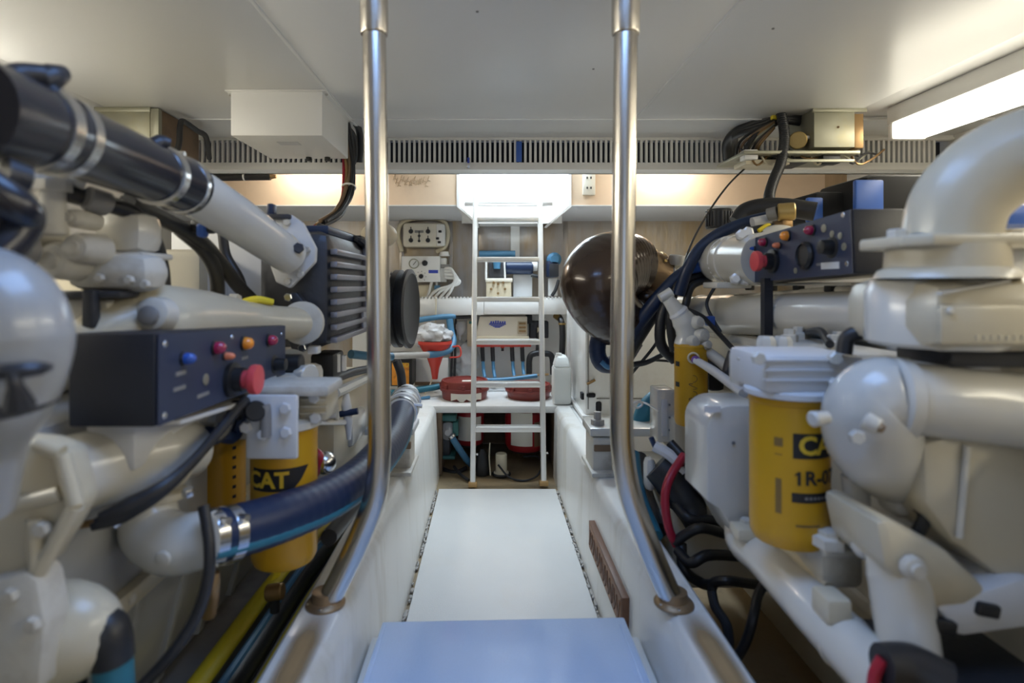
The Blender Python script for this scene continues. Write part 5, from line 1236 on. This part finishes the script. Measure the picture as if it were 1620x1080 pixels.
MB().tube([P(1335, 560, 1.0), P(1340, 535, 1.0), P(1360, 525, .99)], .013, seg=10).build('hose', 'rubber', E)
# white tank and the long pipe
a = P(1101, 0, 1.34).x; b = P(1186, 0, 1.34).x
tk = MB()
zt, zb = P(0, 631, 1.34).z, P(0, 775, 1.34).z
prof = []
for k in range(9):
    an = PI - k * PI / 16; prof.append((a + .055 + math.cos(an) * .055, 1.27, zt - .055 + math.sin(an) * .055))
prof += [(b, 1.27, zt), (b, 1.27, P(0, 850, 1.34).z), (b - .045, 1.27, P(0, 850, 1.34).z), (a + .03, 1.27, zb - .02), (a, 1.27, zb)]
tk.prism(prof, (0, .15, 0), .005)
tk = tk.build('coolant_tank', 'engineclean', E)
bolts([P(1160, 700, 1.268), P(1160, 830, 1.268)], (0, -1, 0), .004, .003, 'inkgrey', tk, 'rivet')
MB().pbox(1115, 642, 1140, 652, 1.262, .004).build('tank_label', 'greypaint', tk)
lp = MB().tube([P(1172, 790, 1.36), P(1176, 850, 1.30), P(1215, 885, 1.18), P(1290, 965, .99), P(1400, 1080, .83), P(1460, 1140, .77)], [.030, .040, .043, .043, .043, .043], seg=28).build('coolant_rail', 'engineclean', E)
for x, y, d in ((1182, 838, 1.24), (1212, 845, 1.2)): MB().lathe(P(x, y, d), (0, 0, 1), [(.022, 0), (.022, .012), (.014, .014), (.014, .024), (0, .024)], 6).build('rail_bolt', 'cast', lp)
MB().pbox(1168, 838, 1222, 858, 1.2, .05, .006).build('rail_flange', 'engine', lp)
MB().tube([P(1225, 850, 1.15), P(1265, 885, 1.08), P(1310, 930, 1.0)], .011, seg=10).build('brace', 'engine', E)
MB().ring(P(1338, 1016, .915), P(1400, 1080, .83) - P(1290, 965, .99), .0435, .006, .002).build('rail_joint', 'cast', lp)
MB().pbox(1310, 950, 1350, 990, .90, .05, .006).build('rail_bracket', 'engine', lp)
# lower right castings
bk = MB().pbox(1300, 850, 1370, 935, 1.0, .10, .015).build('pump_bracket', 'cast', E)
MB().lathe(P(1312, 862, .99), (0, 0, 1), [(.030, 0), (.030, .016), (.018, .018), (.018, .026), (0, .026)], 6).build('bracket_bolt', 'cast', bk)
MB().pbox(1305, 870, 1365, 884, .985, .03, .006).build('bracket_rib', 'engineclean', bk)
MB().tube([P(1352, 752, 1.0), P(1356, 800, 1.0), P(1350, 850, 1.0)], .021, seg=16).build('riser_pipe', 'engineclean', E)
pw = MB().tube([P(1362, 858, .93), P(1395, 868, .90), P(1420, 905, .88), P(1428, 960, .87), P(1440, 1040, .85), P(1445, 1120, .84)], [.020, .036, .044, .042, .040, .038], seg=28).build('pump_outlet', 'engineclean', E)
MB().ell(P(1370, 862, .915), .022).build('outlet_cap', 'engineclean', pw)
pb = MB().prism([P(x, y, .84) for x, y in ((1385, 825), (1410, 822), (1500, 870), (1570, 935), (1530, 968), (1470, 965), (1400, 900))], (0, .14, 0), .014).build('water_pump', 'engine', E)
MB().lathe(P(1440, 895, .838), (0, -1, 0), [(.018, 0), (.016, .012), (.010, .014), (.010, .02), (0, .02)], 10).build('pump_plug', 'cast', pb)
MB().prism([P(x, y, .86) for x, y in ((1460, 700), (1500, 690), (1700, 720), (1700, 960), (1600, 930), (1510, 860), (1465, 800))], (0, .14, 0), .016).build('timing_cover', 'engine', E)
MB().tube([P(1530, 705, .855), P(1524, 780, .855), P(1518, 850, .855)], .005, seg=8).build('cover_seam', 'cast', E)
MB().prism([P(x, y, .84) for x, y in ((1480, 960), (1620, 915), (1700, 930), (1700, 985), (1520, 1010))], (0, .12, 0), .01).build('lower_flange', 'greypaint', E)
for x, y in ((1490, 988), (1558, 962)): MB().box(P(x, y, .842), (.034, .02, .020), .004, Matrix.Rotation(.2, 3, 'Y')).build('flange_slot', 'black', E)
MB().bb(.62, 1.2, .74, 1.0, .25, .56, .02).build('front_damper', 'darkmetal', E)
MB().tube([P(1395, 1050, .78), P(1440, 1055, .78), P(1500, 1085, .76)], [.026, .030, .030], seg=14).build('rubber_boot', 'rubber', E)
MB().tube([P(1380, 1090, .78), P(1384, 1065, .78), P(1396, 1042, .78)], .008, seg=9).build('red_lead', 'redcable', E)
for x, y, r in ((1440, 780, .016), (1425, 800, .020), (1450, 815, .012), (1405, 770, .012)): MB().lathe(P(x, y, .95), (-.2, -1, 0), [(r, -.04), (r, 0), (r * .6, .01), (0, .012)], 10).build('fitting', 'cast', E)
MB().tube([P(1440, 790, .93), P(1462, 815, .9), P(1450, 845, .9)], .010, seg=9).build('lead', 'rubber', E)
# mount, bracket arm and cables inboard
mt = MB().bb(.395, .470, 2.16, 2.32, ZS, .555, .01).build('engine_mount', 'cast', E)
MB().bb(.385, .485, 2.12, 2.36, ZS, ZS + .016, .004).build('mount_foot', 'cast', mt)
MB().bb(.385, .86, 2.16, 2.34, .56, .592, .006).build('mount_arm', 'engineclean', mt)
MB().bb(.40, .465, 2.155, 2.17, .505, .53, .003).build('mount_slot', 'board', mt)
MB().lathe((.425, 2.22, .592), (0, 0, 1), [(.026, 0), (.026, .02), (.014, .022), (.014, .05), (0, .051)], 6).build('mount_nut', 'bilgegrey', mt)
MB().pbox(1040, 616, 1068, 700, 2.05, .10, .006).build('bracket_post', 'engineclean', mt)
MB().pbox(1047, 632, 1056, 690, 2.045, .01, .002).build('post_recess', 'greypaint', mt)
bolts([P(1059, y, 2.048) for y in (640, 660, 680)], (0, -1, 0), .004, .004, 'inkgrey', mt, 'rivet')
MB().pbox(1066, 660, 1100, 720, 2.0, .2, .02).build('engine_foot', 'cast', E)
MB().tube([P(1006, 638, 2.1), P(1012, 634, 2.1), P(1016, 640, 2.1), P(1008, 645, 2.1), P(1002, 640, 2.1), P(1006, 636, 2.1), P(1022, 638, 2.1), P(1042, 650, 2.05)], .004, seg=7).build('wire_loop', 'alum', E)
MB().tube([P(1012, 672, 2.3), P(1020, 648, 2.3), P(1034, 632, 2.3), P(1045, 628, 2.3)], .034, seg=14).build('teal_hose', 'teal', E)
MB().tube([P(1000, 720, 1.9), P(1004, 760, 1.8), P(1014, 800, 1.7), P(1035, 850, 1.6)], .026, seg=14).build('teal_hose', 'teal', E)
MB().tube([P(1010, 725, 1.95), P(1018, 780, 1.8), P(1040, 840, 1.65)], .030, seg=14).build('hose', 'rubber', E)
MB().bb(.53, .8, 1.65, 2.2, .25, .50, .02).build('starter', 'engine', E)
st = MB().tube([P(1040, 735, 1.72), P(1065, 760, 1.7), P(1090, 800, 1.66), P(1100, 830, 1.62)], [.05, .06, .05, .03], seg=18).build('starter_solenoid', 'black', E)
MB().tube([P(1035, 705, 1.7), P(1060, 720, 1.68), P(1085, 745, 1.66)], .017, seg=8).build('terminal_bar', 'greypaint', st)
MB().pbox(1022, 725, 1040, 780, 1.72, .05, .02).build('white_cap', 'engineclean', st)
MB().tube([P(1030, 692, 1.7), P(1038, 708, 1.7), P(1046, 702, 1.7)], .008, seg=8).build('cable_lug', 'bluerubber', st)
MB().tube([P(1082, 720, 1.64), P(1060, 755, 1.6), P(1052, 790, 1.58), P(1058, 835, 1.56), P(1070, 862, 1.56)], .012, seg=10).build('battery_cable', 'redcable', E)
MB().tube([P(1075, 735, 1.66), P(1098, 712, 1.66), P(1110, 705, 1.66)], .012, seg=10).build('battery_cable', 'redcable', E)
MB().ell(P(1072, 825, 1.7), (.06, .05, .07)).build('white_boot', 'engineclean', E)
for pts in (((1068, 858, 1.56), (1085, 845, 1.54), (1110, 835, 1.52), (1150, 845, 1.56)), ((1072, 870, 1.55), (1092, 890, 1.5), (1120, 878, 1.50), (1170, 880, 1.56), (1225, 890, 1.62)),
            ((1045, 740, 1.7), (1066, 790, 1.66), (1090, 820, 1.6), (1120, 822, 1.62), (1160, 830, 1.66)), ((1060, 700, 1.7), (1085, 730, 1.66), (1105, 770, 1.62), (1140, 800, 1.66)),
            ((1078, 860, 1.56), (1082, 900, 1.52), (1110, 922, 1.52), (1128, 925, 1.46))):
    MB().tube([P(*p) for p in pts], .014, seg=10).build('cable', 'rubber', E)
MB().tube([P(1126, 935, 1.45), P(1132, 960, 1.42), P(1150, 990, 1.38), P(1152, 1030, 1.36), P(1140, 1070, 1.36)], .012, seg=9).build('bilge_lead', 'rubber', E)
MB().tube([P(1126, 935, 1.45), P(1128, 922, 1.45), P(1150, 918, 1.42), P(1180, 922, 1.44), P(1230, 930, 1.5)], .012, seg=9).build('bilge_lead', 'rubber', E)
MB().tube([P(1226, 905, 1.4), P(1202, 935, 1.34), P(1192, 975, 1.3), P(1180, 1015, 1.30), P(1158, 1050, 1.32), P(1130, 1075, 1.34)], .011, seg=9).build('bilge_lead', 'rubber', E)
# ================================================================ hoses lying in the left bilge
def bilge_run(name, label, X, r, m, cat, x1=None, z=None, stripe=None):
    z = .18 + r if z is None else z
    t = thing(name, label, cat, (X, 1.4, .18), 'hoses along the left bilge')
    pts = [(X - .01, .35, z), (X, .9, z), (X + .005, 1.4, z), (X + .01, 1.8, z), (X + .05, 2.2, z)]
    MB().tube(pts, r, seg=14).build('hose', m, t)
    if stripe: MB().tube([(p[0] + .006, p[1], p[2] + r * .93) for p in pts], .010, seg=8).build('stripe', stripe, t)
    return t
bilge_run('yellow_conduit', 'yellow conduit lying furthest outboard in the left bilge', -.672, .030, 'yellowpl', 'conduit')
bilge_run('bilge_hose', 'black hose with a blue stripe lying in the left bilge', -.600, .038, 'rubber', 'hose', stripe='bluehose')
bilge_run('bilge_hose', 'plain black hose in the left bilge next to the stringer', -.478, .022, 'rubber', 'hose')
bilge_run('yellow_conduit', 'yellow conduit between two black hoses in the left bilge', -.535, .020, 'yellowpl', 'conduit', z=.20)
t = thing('yellow_valve', 'small yellow-handled bronze valve below the left oil filter', 'valve', P(432, 925, 1.4))
c = P(435, 935, 1.40)
MB().cyl(P(422, 938, 1.4), P(448, 934, 1.4), .020, seg=14, ch=.003).build('body', 'bronze', t)
MB().cyl((c.x, c.y, c.z - .05), (c.x, c.y, c.z), .012, seg=12).build('stem', 'darkmetal', t)
MB().prism([P(x, y, 1.38) for x, y in ((428, 920), (440, 915), (452, 892), (448, 886), (436, 892))], (0, .02, 0), .003).build('handle', 'yellowpl', t)
for o in bpy.data.objects:
    for k in ('wx', 'wy', 'wz'):
        if k in o: del o[k]
